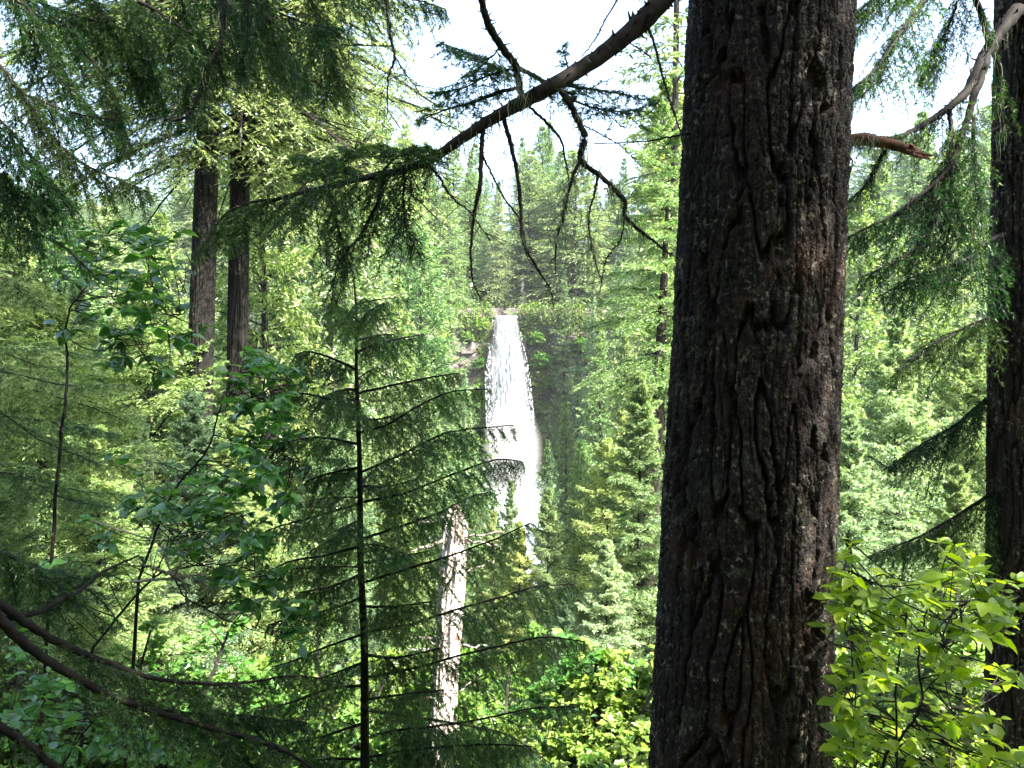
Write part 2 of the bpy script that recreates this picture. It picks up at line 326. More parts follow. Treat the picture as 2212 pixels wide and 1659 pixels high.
# ------------------------------------------------------------------ terrain
FALLX = 0.0; CLY = 86.0
def ground(x, y):
    x = np.asarray(x, float); y = np.asarray(y, float)
    z = np.interp(y, [-60, -2, .8, 6, 30, 48, 72, 84, 87, 90, 160, 400], [-1, -1.6, -1.75, -4.6, -17.0, -20.5, -17.6, -15.8, -14, -13, -10, 10])
    z = z + np.interp(np.abs(x), [0, 12, 60, 200], [0, 0, 15, 50]) * np.interp(y, [0, 20, 86, 200], [.05, .6, 1, 1]) 
    z = z + fbm(x * .08, y * .08, x * 0 + .5, 3) * np.clip(y / 12, 0, 1) * .9
    # the plateau behind the cliff
    top = 1.2 + (y - 88) * .10 + fbm(x * .05, y * .05, x * 0, 3) * .8 + np.abs(x) * .035
    t = np.clip((y - 86.5) / 2.5, 0, 1); z = np.where(y > 86.5, z * (1 - t) + np.maximum(top, z) * t, z)
    # creek notch
    c = np.exp(-((x - FALLX) / 2.2) ** 2) * np.where(y > 87, .9, 0); 
    c2 = np.exp(-((x - creek_x(y)) / 3.5) ** 2) * np.where((y > 44) & (y < 86), 1.3, 0)
    return z - c - c2
def creek_x(y): return np.interp(y, [40, 60, 74, 86], [4, 3.0, 1.2, 0])
gx = np.concatenate([np.linspace(-220, -50, 30)[:-1], np.linspace(-50, 50, 140), np.linspace(50, 220, 30)[1:]])
gy = np.concatenate([np.linspace(-60, 0, 15)[:-1], np.linspace(0, 86, 120), np.linspace(86.5, 91, 8), np.linspace(92, 420, 50)])
X, Y = np.meshgrid(gx, gy); Z = ground(X, Y)
a = Acc(); nx, ny = len(gx), len(gy); i = np.arange(ny - 1)[:, None] * nx + np.arange(nx - 1)[None]
a.add(np.stack([X, Y, Z], -1), Q=np.stack([i, i + 1, i + nx + 1, i + nx], -1).reshape(-1, 4))
tag(link('ground', a.mesh('ground', [M['soil']], True)), 'steep forest floor falling away into the ravine', kind='structure')

# cliff wall either side of the falls
rs = np.random.RandomState(2)
cx = np.linspace(-34, 38, 260); cz = np.linspace(-19, 2.2, 110)
XX, ZZ = np.meshgrid(cx, cz)
bed = np.floor((ZZ + fbm(XX * .1, ZZ * 0, XX * 0, 2) * 1.2) / 1.3) ; w1, w2, wid = worley(XX * .55, bed * 1.7, ZZ * .28, 4)
YY = CLY - .6 - (2.0 - ZZ) * .05 + fbm(XX * .12, ZZ * .1, XX * 0, 4) * 1.6 - wid * .9 + np.exp(-((XX) / 4.5) ** 2) * 1.8 + np.clip((ZZ - 1.2), 0, 2) * .6
ed = np.minimum((XX + 34) / 8, (38 - XX) / 8).clip(0, 1); YY += (1 - ed) * 3
a = Acc(); nx, ny = len(cx), len(cz); i = np.arange(ny - 1)[:, None] * nx + np.arange(nx - 1)[None]
a.add(np.stack([XX, YY, ZZ], -1), Q=np.stack([i, i + 1, i + nx + 1, i + nx], -1).reshape(-1, 4))
tag(link('cliff', a.mesh('cliff', [M['rock']])), 'brown basalt cliff on both sides of the waterfall', kind='structure')

# ------------------------------------------------------------------ waterfall
def fall_edge(z):      # left and right edge in metres at height z
    return (np.interp(z, [-17, -14.3, -9.4, -4.4, -1.5, 1], [-1.6, -1.8, -2.35, -2.5, -2.1, -1.75]),
            np.interp(z, [-17, -14.3, -9.4, -4.4, -1.5, 1], [2.0, 2.1, 2.0, 1.5, .95, .5]))
a = Acc()
def strand_sheet(nzv, nxv, zt, yoff, pa, seed, pad=0.0, vary=.5):
    zz = np.linspace(-16.9, zt, nzv); ss = np.linspace(0, 1, nxv); S_, Z_ = np.meshgrid(ss, zz)
    l, r = fall_edge(Z_); l, r = l - pad, r + pad
    wob = pn(S_ * 9 + seed, Z_ * .35, S_ * 0) * .10 * (1 + (2 - Z_) * .06)
    X_ = l + (r - l) * S_ + wob
    fall = np.clip(1.6 - Z_, 0, 20)
    Y_ = CLY - .75 - np.sqrt(fall) * .42 - np.sin(np.pi * S_) * (.35 + fall * .035) + yoff + fbm(S_ * 16 + seed, Z_ * .25, S_ * 0 + 2, 3) * .35
    edge = np.clip(np.minimum(S_ * .75, 1 - S_) * 2 * (.75 + .05 * (2 - Z_)), 0, 1); A_ = pa + edge ** 1.2 * vary
    Z_ = np.where(Z_ > 1.4, 1.4 + (Z_ - 1.4) * .3, Z_)
    i = np.arange(nzv - 1)[:, None] * nxv + np.arange(nxv - 1)[None]
    a.add(np.stack([X_, Y_, Z_], -1), Q=np.stack([i, i + 1, i + nxv + 1, i + nxv], -1).reshape(-1, 4), var=A_.ravel())
strand_sheet(160, 60, 1.36, 0, .02, 1, 0, .85); strand_sheet(160, 60, 1.2, -.3, -.12, 5, .12, .7); strand_sheet(160, 60, .9, -.6, -.16, 9, .25, .5)
# the thin side strand left of the lip
zz = np.linspace(-9, -1.6, 60); ss = np.linspace(0, 1, 12); S_, Z_ = np.meshgrid(ss, zz)
X_ = np.interp(Z_, [-9, -3.2, -1.6], [-2.75, -2.65, -2.25]) + S_ * np.interp(Z_, [-9, -1.6], [1.0, .5]) + pn(S_ * 5, Z_ * .6, S_ * 0) * .1
Y_ = CLY - 1.0 - np.sqrt(np.clip(-1.2 - Z_, 0, 9)) * .3 + fbm(S_ * 5, Z_ * .3, S_ * 0 + 4, 3) * .2
i = np.arange(59)[:, None] * 12 + np.arange(11)[None]
a.add(np.stack([X_, Y_, Z_], -1), Q=np.stack([i, i + 1, i + 13, i + 12], -1).reshape(-1, 4), var=.06)
# spray droplets and clots
n = 1500; z = .5 - 17 * rs.rand(n) ** .5; l, r = fall_edge(z); s = rs.beta(.55, .55, n) * 1.16 - .08
P = np.stack([l + (r - l) * s, CLY - 1.2 - np.sqrt(1.7 - z) * .42 - rs.rand(n) * .9, z], 1)
h = rs.uniform(.1, .5, n); wd = rs.uniform(.02, .07, n)
V = np.stack([P, P + np.stack([wd, wd * 0, -h * .4], 1), P - np.stack([wd * 0, wd * 0 + .05, h], 1), P + np.stack([-wd, wd * 0, -h * .4], 1)], 1)
a.add(V.reshape(-1, 3), Q=np.arange(n * 4).reshape(-1, 4), var=.9)
tag(link('waterfall', a.mesh('waterfall', [M['water']], True)), 'tall white waterfall plunging over the cliff in the centre', kind='structure')

# plunge pool and rapids
yy = np.linspace(44, 85.5, 140); ss = np.linspace(-1, 1, 30); S_, Y_ = np.meshgrid(ss, yy)
wid_ = np.interp(Y_, [44, 60, 74, 86], [1.6, 1.9, 2.6, 4.2]); X_ = creek_x(Y_) + S_ * wid_
Z_ = ground(creek_x(Y_), Y_) + .75 + fbm(X_ * .9, Y_ * .5, X_ * 0, 4) * .45 + np.where(Y_ > 80, .3, 0)
a = Acc(); i = np.arange(139)[:, None] * 30 + np.arange(29)[None]
a.add(np.stack([X_, Y_, Z_], -1), Q=np.stack([i, i + 1, i + 31, i + 30], -1).reshape(-1, 4))
yy = np.linspace(85.0, 96, 30); ss = np.linspace(-1, 1, 10); S_, Y_ = np.meshgrid(ss, yy); X_ = -.4 + S_ * np.interp(Y_, [85, 96], [.95, 2.0]) ; Z_ = 1.18 + (Y_ - 86) * .09 + fbm(X_, Y_, X_ * 0, 3) * .1
i = np.arange(29)[:, None] * 10 + np.arange(9)[None]; a.add(np.stack([X_, Y_, Z_], -1), Q=np.stack([i, i + 1, i + 11, i + 10], -1).reshape(-1, 4))
tag(link('creek', a.mesh('creek', [M['foam']], True)), 'white foaming creek below the waterfall', kind='structure')

# ------------------------------------------------------------------ tree builders
def trunk_acc(H, r0, rs, lean=.01, sides=10, rough=.08):
    z = np.linspace(-.6, H, 26); a_ = Acc(); ph = rs.rand(4) * 6
    P = np.stack([np.sin(z * .35 + ph[0]) * .015 * H * .3 + z * lean, np.cos(z * .3 + ph[1]) * .012 * H * .3, z, r0 * np.clip(1 - z / (H * 1.0), .01, 1.1) ** .85 * np.where(z < .6, 1.15, 1)], 1)
    tube(a_, P, sides, rough, seed=ph[2] * 9)
    cx_ = lambda zz: np.stack([np.interp(zz, z, P[:, 0]), np.interp(zz, z, P[:, 1]), zz], -1)
    return a_, cx_
def conifer(name, H, R, base, lod, seed, needle_mat, bark, whorls=34, per=5, droop=.22, up=25, r0=None, prof=.75, bare=False, ragged=.25, dens=1., hang=0.):
    rs = np.random.RandomState(seed)
    ta, cen = trunk_acc(H, r0 or H * .012 + .03, rs)
    tm = ta.mesh(name + '_trunk', [bark], True)
    nb = whorls * per; f = np.repeat(np.linspace(0, 1, whorls), per) + rs.normal(size=nb) * .5 / whorls; f = np.clip(f, 0, .995)
    zb = H * (base + (1 - base) * f); azi = np.tile(np.arange(per) * 2 * np.pi / per, whorls) + np.repeat(rs.rand(whorls) * 6, per) + rs.normal(size=nb) * .25
    sil = 1 + ragged * fbm(np.cos(azi) * 1.3, np.sin(azi) * 1.3, f * 5 + seed, 2)
    Lb = R * ((1 - f) ** prof + .04) * np.clip(f * 6 + .55, 0, 1) * sil * rs.uniform(.75, 1.15, nb)
    el = np.radians(np.interp(f, [0, .5, 1], [-8, 8, up + 25]) + rs.normal(size=nb) * 7)
    D = np.stack([np.cos(azi) * np.cos(el), np.sin(azi) * np.cos(el), np.sin(el)], 1)
    B = Seg(cen(zb), D, Lb, np.interp(f, [0, 1], [droop, .02]) * rs.uniform(.5, 1.4, nb), np.maximum(Lb * .014, .006))
    if bare: B.G *= .6
    ca = Acc()
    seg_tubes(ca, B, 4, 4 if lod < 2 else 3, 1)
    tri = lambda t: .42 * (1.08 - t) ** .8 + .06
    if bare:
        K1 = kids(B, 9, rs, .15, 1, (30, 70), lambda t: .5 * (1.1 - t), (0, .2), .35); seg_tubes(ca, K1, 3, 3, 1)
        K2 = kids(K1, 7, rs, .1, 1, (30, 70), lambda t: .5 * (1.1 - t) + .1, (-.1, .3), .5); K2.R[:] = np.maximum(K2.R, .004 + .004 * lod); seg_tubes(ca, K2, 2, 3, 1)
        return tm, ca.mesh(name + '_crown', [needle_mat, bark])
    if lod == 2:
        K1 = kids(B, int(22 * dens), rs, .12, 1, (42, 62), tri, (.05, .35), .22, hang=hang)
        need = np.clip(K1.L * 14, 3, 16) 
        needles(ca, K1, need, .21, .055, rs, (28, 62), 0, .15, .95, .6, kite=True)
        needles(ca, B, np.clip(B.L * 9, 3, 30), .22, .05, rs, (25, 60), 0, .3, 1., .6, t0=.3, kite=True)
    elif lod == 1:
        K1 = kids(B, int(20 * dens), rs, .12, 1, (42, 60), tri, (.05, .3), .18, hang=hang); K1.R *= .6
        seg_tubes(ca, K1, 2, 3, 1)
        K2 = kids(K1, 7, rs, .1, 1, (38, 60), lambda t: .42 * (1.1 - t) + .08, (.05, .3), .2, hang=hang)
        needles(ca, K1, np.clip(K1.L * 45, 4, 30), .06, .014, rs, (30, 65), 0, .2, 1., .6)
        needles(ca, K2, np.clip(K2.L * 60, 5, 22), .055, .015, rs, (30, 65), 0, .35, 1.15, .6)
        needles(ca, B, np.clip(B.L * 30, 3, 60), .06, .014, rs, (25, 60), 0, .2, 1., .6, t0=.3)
    return tm, ca.mesh(name + '_crown', [needle_mat, bark])

VAR = {}
def variant(key):
    if key in VAR: return VAR[key]
    sp, kind, i = key; nm = {'g': M['fir'], 'y': M['fir_yellow'], 'b': M['fir_blue'], 'd': M['shade_fir']}[sp]
    s = 100 + i * 7 + ord(sp)
    if kind == 'far':     # 18 m nominal
        r = [dict(R=3.7, base=.08, ragged=.4), dict(R=3.0, base=.15, ragged=.55), dict(R=4.4, base=.05, prof=.6, ragged=.4)][i]
        VAR[key] = (18., *conifer('tall_fir', 18, lod=2, seed=s, needle_mat=nm, bark=M['bark_mid'], whorls=44, **r))
    elif kind == 'mid':   # 8 m nominal
        r = [dict(R=2.2, base=.04), dict(R=1.7, base=.06, ragged=.4), dict(R=2.6, base=.05, prof=.65)][i]
        VAR[key] = (8., *conifer('young_fir', 8, lod=1, seed=s, needle_mat=nm, bark=M['bark_mid'], whorls=38, r0=.09, dens=1.15, **r))
    elif kind == 'bare':
        VAR[key] = (14., *conifer('dead_fir', 14, 2.2, .08, 1, s, nm, M['dead'], whorls=30, bare=True, r0=.14))
    return VAR[key]
rsT = np.random.RandomState(11)
def plant(name, key, x, y, h, label, cat='tree', group=None, wide=1., rot=None):
    H, tm, cm = variant(key); s = h / H
    e = bpy.data.objects.new(name, None); C.objects.link(e); e.empty_display_size = .3
    e.location = (x, y, float(ground(x, y)) - .05); e.scale = (s * wide, s * wide, s); e.rotation_euler = (0, 0, rsT.rand() * 6.28 if rot is None else rot)
    link('trunk', tm, e); link('crown', cm, e)
    tag(e, label, cat, group); return e
def plant_uv(name, key, u, vtop, d, label, group=None, wide=1., cat='tree'):
    p = at(u, vtop, d); h = p[2] - float(ground(p[0], p[1])) + .05
    if h < 1: print('SHORT', label, h)
    if h > 34: print('TALL', label, h)
    return plant(name, key, p[0], p[1], h, label, cat, group, wide)

# ------------------------------------------------------------------ the forest: named trees
F = 'far'; Mi = 'mid'
trees = [
 # u, vtop, d, key, wide, label
 (1015, 330, 92, ('y', F, 1), .9, 'slender yellow-green fir on the cliff rim left of the waterfall'),
 (1075, 395, 90, ('g', F, 1), .8, 'dark narrow fir standing directly above the waterfall lip'),
 (1130, 300, 100, ('b', F, 1), .8, 'thin pointed bluish fir against the sky above the waterfall'),
 (1185, 265, 105, ('b', F, 0), .9, 'tallest bluish fir right of the notch in the skyline'),
 (1235, 330, 98, ('g', F, 2), .8, 'mid green fir just right of the waterfall on the plateau'),
 (1290, 400, 92, ('g', F, 0), .9, 'shorter fir under the sky gap right of the falls'),
 (1345, 345, 90, ('g', F, 1), .9, 'ragged green fir on the rim, under the hanging twigs'),
 (970, 385, 88.5, ('y', F, 0), .9, 'pale yellow fir at the left edge of the central cliff'),
 (925, 330, 96, ('g', F, 2), .8, 'bushy green fir behind the dead grey tangle'),
 (1440, 200, 62, ('g', F, 2), .6, 'tall fir with clumped foliage close beside the dark trunk'),
 (1455, 170, 46, ('y', F, 1), .8, 'tall lichen-hung fir half hidden by the big trunk'),
 (870, 330, 70, ('y', F, 0), .9, 'sunny fir left of the sky gap, beyond the curved limb'),
 (800, 215, 50, ('g', F, 1), 1., 'high green fir at the left border of the sky opening'),
 (905, 520, 44, ('y', F, 2), .8, 'bright yellow-green fir reaching toward the cliff left of the falls'),
 (850, 610, 36, ('y', F, 0), .8, 'sunlit fir behind the top of the slim sapling'),
 (960, 745, 60, ('g', F, 0), .8, 'green fir at the cliff foot left of the waterfall'),
 (905, 775, 33, ('g', F, 1), .9, 'dense fir right of the sapling leader'),
 (1000, 800, 70, ('b', F, 1), .8, 'small pointed fir on the ledge left of the falls'),
 (1015, 905, 50, ('g', F, 0), .55, 'young fir partly covering the left foot of the falls'),
 (1218, 600, 84, ('g', F, 1), .6, 'fir rooted at the cliff foot rising past the rim right of the falls'),
 (1280, 640, 82, ('b', F, 0), .6, 'blue-green fir hiding the right cliff, second from the falls'),
 (1335, 570, 79, ('g', F, 2), .6, 'dark green fir in front of the right cliff near the rim'),
 (1172, 655, 87.5, ('b', F, 2), .5, 'squat fir crowding the right side of the lip'),
 (1035, 640, 88, ('g', F, 2), .6, 'squat fir on the rim at the left side of the lip'),
 (935, 600, 80, ('y', F, 0), .7, 'bright fir rising in front of the left cliff'),
 (1100, 1045, 24, ('b', Mi, 1), .6, 'fir tip poking up before the foaming creek'),
 (1248, 770, 66, ('b', F, 1), .7, 'pale pointed fir on the slope right of the falls'),
 (1300, 700, 56, ('y', F, 1), .75, 'slim pale-tipped fir below the right cliff'),
 (1345, 730, 50, ('y', F, 0), .7, 'second pale fir below the right cliff, nearer the trunk'),
 (1225, 860, 52, ('g', F, 1), .7, 'narrow green fir right of the falling water'),
 (1185, 955, 46, ('g', F, 0), .6, 'low fir at the right foot of the waterfall'),
 (1255, 960, 36, ('y', F, 2), .6, 'wide yellow-green fir in the valley right of the creek'),
 (1365, 830, 34, ('y', F, 0), .75, 'lush yellow fir with drooping arms beside the trunk'),
 (1420, 700, 28, ('g', F, 1), .8, 'dark fir hugging the left edge of the big trunk'),
 (1320, 960, 26, ('y', Mi, 2), .8, 'heavy-boughed fir left of the big trunk at mid height'),
 (1180, 1060, 30, ('g', Mi, 0), .7, 'fir with reddish tips below the white creek'),
 (1375, 810, 13.5, ('g', Mi, 1), .9, 'shaggy bright fir covering the leaning trunk beside the big trunk'),
 (1440, 560, 20, ('y', Mi, 1), .7, 'lichen-draped fir close behind the left edge of the big trunk'),
 (1312, 1172, 12.5, ('b', Mi, 0), .95, 'small pale young fir left of the big trunk near its base'),
 (1120, 1130, 22, ('y', Mi, 1), .8, 'yellowish fir in front of the lower creek'),
 (1060, 1110, 26, ('g', Mi, 0), .7, 'green fir just right of the broken snag'),
 (1400, 1090, 19, ('g', Mi, 1), .9, 'dusky fir behind the small pale young fir'),
 (1220, 1290, 16, ('b', Mi, 2), .7, 'bluish fir left of the small pale young fir'),
 (860, 1010, 20, ('y', Mi, 1), .9, 'sunlit fir behind the sapling, left of the snag'),
 (700, 870, 18, ('g', Mi, 0), .9, 'green fir left of the slim sapling'),
 (880, 1250, 14, ('y', Mi, 2), .8, 'low bright fir behind the lower half of the sapling'),
 (640, 1180, 14, ('y', Mi, 0), .9, 'yellow-green fir below the dogwood boughs'),
 (700, 10, 21, ('g', F, 2), .6, 'tall spreading fir between the twin trunks and the sky gap'),
 (560, -60, 19, ('y', F, 0), .6, 'towering fir close behind the twin trunks'),
 (330, 620, 13, ('y', Mi, 2), .9, 'shaggy bright fir left of the twin trunks at mid height'),
 (425, 850, 11.5, ('b', Mi, 0), .9, 'bluish fir hiding the foot of the left twin trunk'),
 (520, 870, 11.5, ('y', Mi, 1), 1., 'sunny fir hiding the foot of the right twin trunk'),
 (480, 665, 19, ('b', Mi, 1), .7, 'little fir whose tip shows before the twin trunks'),
 (395, 800, 14, ('y', Mi, 1), .7, 'small fir with glowing tips left of the twin trunks'),
 (300, 900, 11, ('b', Mi, 0), .8, 'blue-green fir behind the left dogwood leaves'),
 (60, 640, 9.5, ('y', Mi, 2), 1.1, 'broad sunlit fir with layered boughs at the left edge'),
 (200, 930, 8, ('y', Mi, 0), 1.0, 'low sunlit fir below the layered boughs at left'),
 (-90, 880, 6.5, ('g', Mi, 2), 1.1, 'fir with shaded boughs at the lower left edge'),
 (570, 600, 27, ('g', F, 1), .7, 'drooping fir right of the twin trunks'),
 (620, 700, 22, ('g', Mi, 1), .8, 'thin fir between the twin trunks and the sapling'),
 (690, 480, 34, ('y', F, 2), .7, 'pale tangled fir behind the hanging foliage'),
 (340, 470, 36, ('y', F, 0), .8, 'pale fir left of the twin trunks'),
 (240, 430, 40, ('g', F, 1), .9, 'fir with a sparse top seen left of the twin trunks'),
 (120, 400, 32, ('y', F, 2), .8, 'pale hazy fir under the left sky holes'),
 (10, 390, 28, ('y', F, 0), .8, 'pale fir at the far left edge'),
 (170, 620, 20, ('b', Mi, 1), .9, 'bluish fir behind the upper dogwood'),
 (740, 240, 28, ('g', F, 2), .62, 'tall dark green fir filling the upper left of the sky gap'),
 (640, 60, 24, ('g', F, 0), .62, 'very tall fir right behind the twin trunks'),
 (1900, 330, 48, ('g', F, 0), .9, 'green fir in the gap between the two near trunks'),
 (1985, 250, 62, ('b', F, 1), .9, 'bluish far fir under the right sky opening'),
 (2070, 290, 55, ('g', F, 1), .9, 'fir seen beneath the right trunk limbs'),
 (2130, 240, 60, ('b', F, 2), .8, 'fir top close to the left side of the right trunk'),
 (1850, 420, 38, ('y', F, 1), .8, 'yellow-green fir just right of the big trunk'),
 (2020, 560, 30, ('y', F, 2), .7, 'glowing yellow fir behind the drooping limbs'),
 (1945, 690, 12.5, ('b', Mi, 0), .85, 'bright pale young fir between the two near trunks'),
 (2105, 760, 14, ('g', Mi, 2), .8, 'green fir behind the right trunk'),
 (1850, 900, 10.5, ('b', Mi, 1), .9, 'pale fir with white-tipped boughs touching the big trunk edge'),
 (2060, 1010, 8.5, ('g', Mi, 1), .9, 'shaded green fir above the yellow shrub'),
 (1800, 640, 24, ('g', F, 0), .7, 'fir mostly hidden behind the big trunk'),
]
for (u, v, d, key, wd, lab) in trees:
    plant_uv({'far': 'fir_tree', 'mid': 'young_fir_tree'}[key[1]], key, u, v, d, lab, 'firs of the ravine', wd)
for (u, v, d, wd, lab) in [(800, 470, 30, .8, 'bare grey dead fir tangled behind the curved limb'), (915, 560, 62, .9, 'dead grey fir leaning at the cliff left of the falls'), (1130, 590, 88, .6, 'thin dead tree standing above the waterfall lip'), (700, 610, 24, .8, 'bare twiggy dead fir left of the sapling top')]:
    plant_uv('dead_fir', ('g', 'bare', 0), u, v, d, lab, 'dead grey firs', wd)

# rows of trees on the slopes, each one its own tree; labelled by where they stand
rsF = np.random.RandomState(5)
names = {'y': 'yellow-green', 'g': 'green', 'b': 'blue-green'}
zones = {}
placed = [(at(t[0], t[1], t[2])[0], t[2]) for t in trees]
def skyline(u): return np.interp(u, [-400, 0, 250, 420, 600, 760, 900, 1000, 1130, 1190, 1260, 1300, 1370, 1430, 1480, 1850, 2000, 2130, 2300, 2700],
                                     [330, 370, 400, 330, 150, 240, 290, 310, 300, 270, 320, 390, 340, 260, 200, 300, 300, 290, 250, 230])
for d, step in [(13, 300), (17, 240), (22, 200), (28, 170), (35, 150), (43, 140), (52, 130), (62, 120), (74, 110), (88.5, 62), (93, 66), (99, 70)]:
    u = -130 + rsF.rand() * step
    while u < 2330:
        uu = u + rsF.uniform(-.3, .3) * step; dd = d * rsF.uniform(.95, 1.05) if d < 80 else d + rsF.uniform(0, 3)
        u += step
        x = at(uu, 800, dd)[0]; g = float(ground(x, dd))
        h = rsF.uniform(9, 19) if d > 30 else rsF.uniform(7, 13)
        if d > 80: h = rsF.uniform(13, 26)
        hide = 1500 < uu < 1760
        top = uvof([x, dd, g + h])[1]; sk = skyline(uu) - 15 + rsF.uniform(0, 75)
        if top < sk: h = at(uu, sk, dd)[2] - g; top = sk
        if h < 4: continue
        hw = .17 * h / dd * 1720
        if d < 80 and uu + hw > 1028 and uu - hw < 1172 and top < 1130:      # keep the falls in view
            if uu + hw * .5 > 1020 and uu - hw * .5 < 1180: continue
            if top < 1000: continue
        if d < 80 and 900 < uu < 1300 and top < 880: continue                  # and the cliff
        if d > 80 and abs(x) < 1.6: continue
        if min((abs(px_ - x) / (1.1 + dd * .015) + abs(py_ - dd) / 4) for px_, py_ in placed) < 1: continue
        if hide and rsF.rand() < .6: continue
        placed.append((x, dd))
        sp = rsF.choice(list('ygggb')); k = (sp, F if d > 30 else Mi, rsF.randint(3))
        side = ('off the left edge' if uu < 0 else 'at the left edge' if uu < 250 else 'left of the twin trunks' if uu < 440 else 'right of the twin trunks' if uu < 770 else 'just right of the sapling' if uu < 900 else 'left of the falls' if uu < 1060 else 'above the falls' if d > 80 and uu < 1200
                else 'between falls and big trunk' if uu < 1480 else 'behind the big trunk' if uu < 1800 else 'between the two near trunks' if uu < 2150 else 'behind the right trunk')
        depth = {88.5: 'on the far rim', 93: 'just behind the far rim', 99: 'well behind the far rim'}[d] if d > 80 else ('by the far wall' if d > 58 else ('in mid valley' if d > 32 else 'on the near slope'))
        zones.setdefault((names[sp], depth, side, d), []).append((uu, plant('fir_tree', k, x, dd, h, 'x', 'tree', 'firs of the ravine', rsF.uniform(.8, 1.05) * (1.4 if d > 80 else 1.))))
ordn = ['first', 'second', 'third', 'fourth', 'fifth', 'sixth', 'seventh', 'eighth', 'ninth', 'tenth', 'eleventh', 'twelfth', 'thirteenth', 'fourteenth', 'fifteenth', 'sixteenth', 'seventeenth', 'eighteenth']
mz = {}
for (c_, dp, sd, d), l in zones.items(): mz.setdefault((c_, dp, sd), []).extend(l)
for (c_, dp, sd), l in mz.items():
    for i_, (uu, e) in enumerate(sorted(l, key=lambda q: q[0])):
        e['label'] = f"{c_} fir {dp}, {sd}" + (f", {ordn[i_]} from the left" if len(l) > 1 else '')
print('trees', len(placed), time.time() - T0)

# far woodland on the plateau, one mass beyond the individual trees
a = Acc(); H_, tm_, cm_ = variant(('g', F, 0))
def grab(me):
    v = np.empty(len(me.vertices) * 3, np.float32); me.vertices.foreach_get('co', v); return v.reshape(-1, 3)
cv = grab(cm_); nq = np.empty(len(cm_.loops), np.int32); cm_.loops.foreach_get('vertex_index', nq)
ends = len(cv); 
q = nq[-(len(cm_.polygons) * 4 - (len(cm_.polygons) * 4 - len(nq))):].reshape(-1, 4) if len(nq) == 4 * len(cm_.polygons) else None
va = np.empty(len(cv), np.float32); cm_.attributes['var'].data.foreach_get('value', va)
if q is None: print('no quads'); q = np.zeros((0, 4), int)
for k_ in range(84):
    dd = rsF.uniform(106, 150); uu = rsF.uniform(-300, 2500)
    x = at(uu, 800, dd)[0]; g = float(ground(x, dd)); h = min(rsF.uniform(16, 28), at(uu, skyline(uu) + rsF.uniform(0, 60), dd)[2] - g)
    if h < 5: continue
    r = rsF.rand() * 6.28; s = h / 18; R_ = np.array([[np.cos(r), -np.sin(r), 0], [np.sin(r), np.cos(r), 0], [0, 0, 1]]) * s
    sel = q[rsF.rand(len(q)) < .8]
    a.add(cv @ R_.T + [x, dd, g], Q=sel, var=va)
tag(link('far_woodland', a.mesh('far_woodland', [M['fir']])), 'distant fir woodland behind the rim of the ravine', 'woodland', kind='stuff')

a = Acc()  # unseen firs added around the viewpoint to block sky and sun
for k_ in range(58):
    x = rsF.uniform(-20, 22); dd = rsF.uniform(-20, -3.0); h = rsF.uniform(10, 14) - dd * .35; lowc = 0
    if k_ < 4: x, dd, h, lowc = [(4.25, .2, 15, 5.9), (8.0, .2, 11.5, 7.), (2.8, -2.0, 15, 3.), (-3.4, -1.5, 13, 2.5)][k_]  # hand-placed firs, crowns cut to steer sun off the foreground
    if abs(x) < 2 and dd > -5: dd -= 4
    if k_ > 3 and x > 3 and dd > -8 and k_ % 3: continue
    r = rsF.rand() * 6.28; s = h / 18; R_ = np.array([[np.cos(r), -np.sin(r), 0], [np.sin(r), np.cos(r), 0], [0, 0, 1]]) * s
    a.add(cv @ R_.T + [x, dd, float(ground(x, dd))], Q=q[(rsF.rand(len(q)) < .75) & (cv[q[:, 0], 2] * s > lowc)], var=va)
    tube(a, np.array([[x, dd, float(ground(x, dd)) - .3, .3], [x, dd, h * .5, .2], [x, dd, h * .8, .05]]), 8, mat=1)
tag(link('shading_woodland', a.mesh('shading_woodland', [M['fir'], M['bark_mid']])), 'unseen fir woodland added around and behind the viewpoint to shade the foreground', 'woodland', kind='stuff')

# ------------------------------------------------------------------ leaves
LT = np.array([[0, 0, 0], [.22, .24, .05], [.25, 0, 0], [.22, -.24, .05], [.55, .31, .06], [.58, 0, -.01], [.55, -.31, .06], [.84, .17, .0], [.85, 0, -.04], [.84, -.17, .0], [1.05, 0, -.10]], float)
LTt = np.array([[0, 2, 1], [0, 3, 2], [7, 8, 10], [8, 9, 10]]); LTq = np.array([[1, 2, 5, 4], [2, 3, 6, 5], [4, 5, 8, 7], [5, 6, 9, 8]])
SMP = np.array([[0, 0, 0], [.5, .33, .04], [1, 0, -.08], [.5, -.33, .04]], float)
def leaves(acc, P, D, size, rs, tilt=.45, mat=0, simple=False, lobe=False, vlo=.1, vhi=.9):
    n = len(P); D = norm(D + ZV * 0); ref = norm(ZV + rs.normal(size=(n, 3)) * tilt); S = norm(np.cross(ref, D)); N_ = np.cross(D, S)
    T_ = SMP if simple else LT
    sz = (size * rs.uniform(.42, 1.22, n))[:, None, None]; curl = rs.uniform(-.5, 2.5, n)[:, None, None]
    V = P[:, None] + sz * (T_[None, :, 0:1] * D[:, None] + T_[None, :, 1:2] * S[:, None] + curl * T_[None, :, 2:3] * N_[:, None])
    b = np.arange(n)[:, None, None] * len(T_); v = np.repeat(vlo + (vhi - vlo) * rs.rand(n), len(T_))
    if simple: acc.add(V.reshape(-1, 3), Q=np.arange(n * 4).reshape(-1, 4), mat=mat, var=v)
    else: acc.add(V.reshape(-1, 3), T=(b + LTt[None]).reshape(-1, 3), Q=(b + LTq[None]).reshape(-1, 4), mat=mat, var=v)

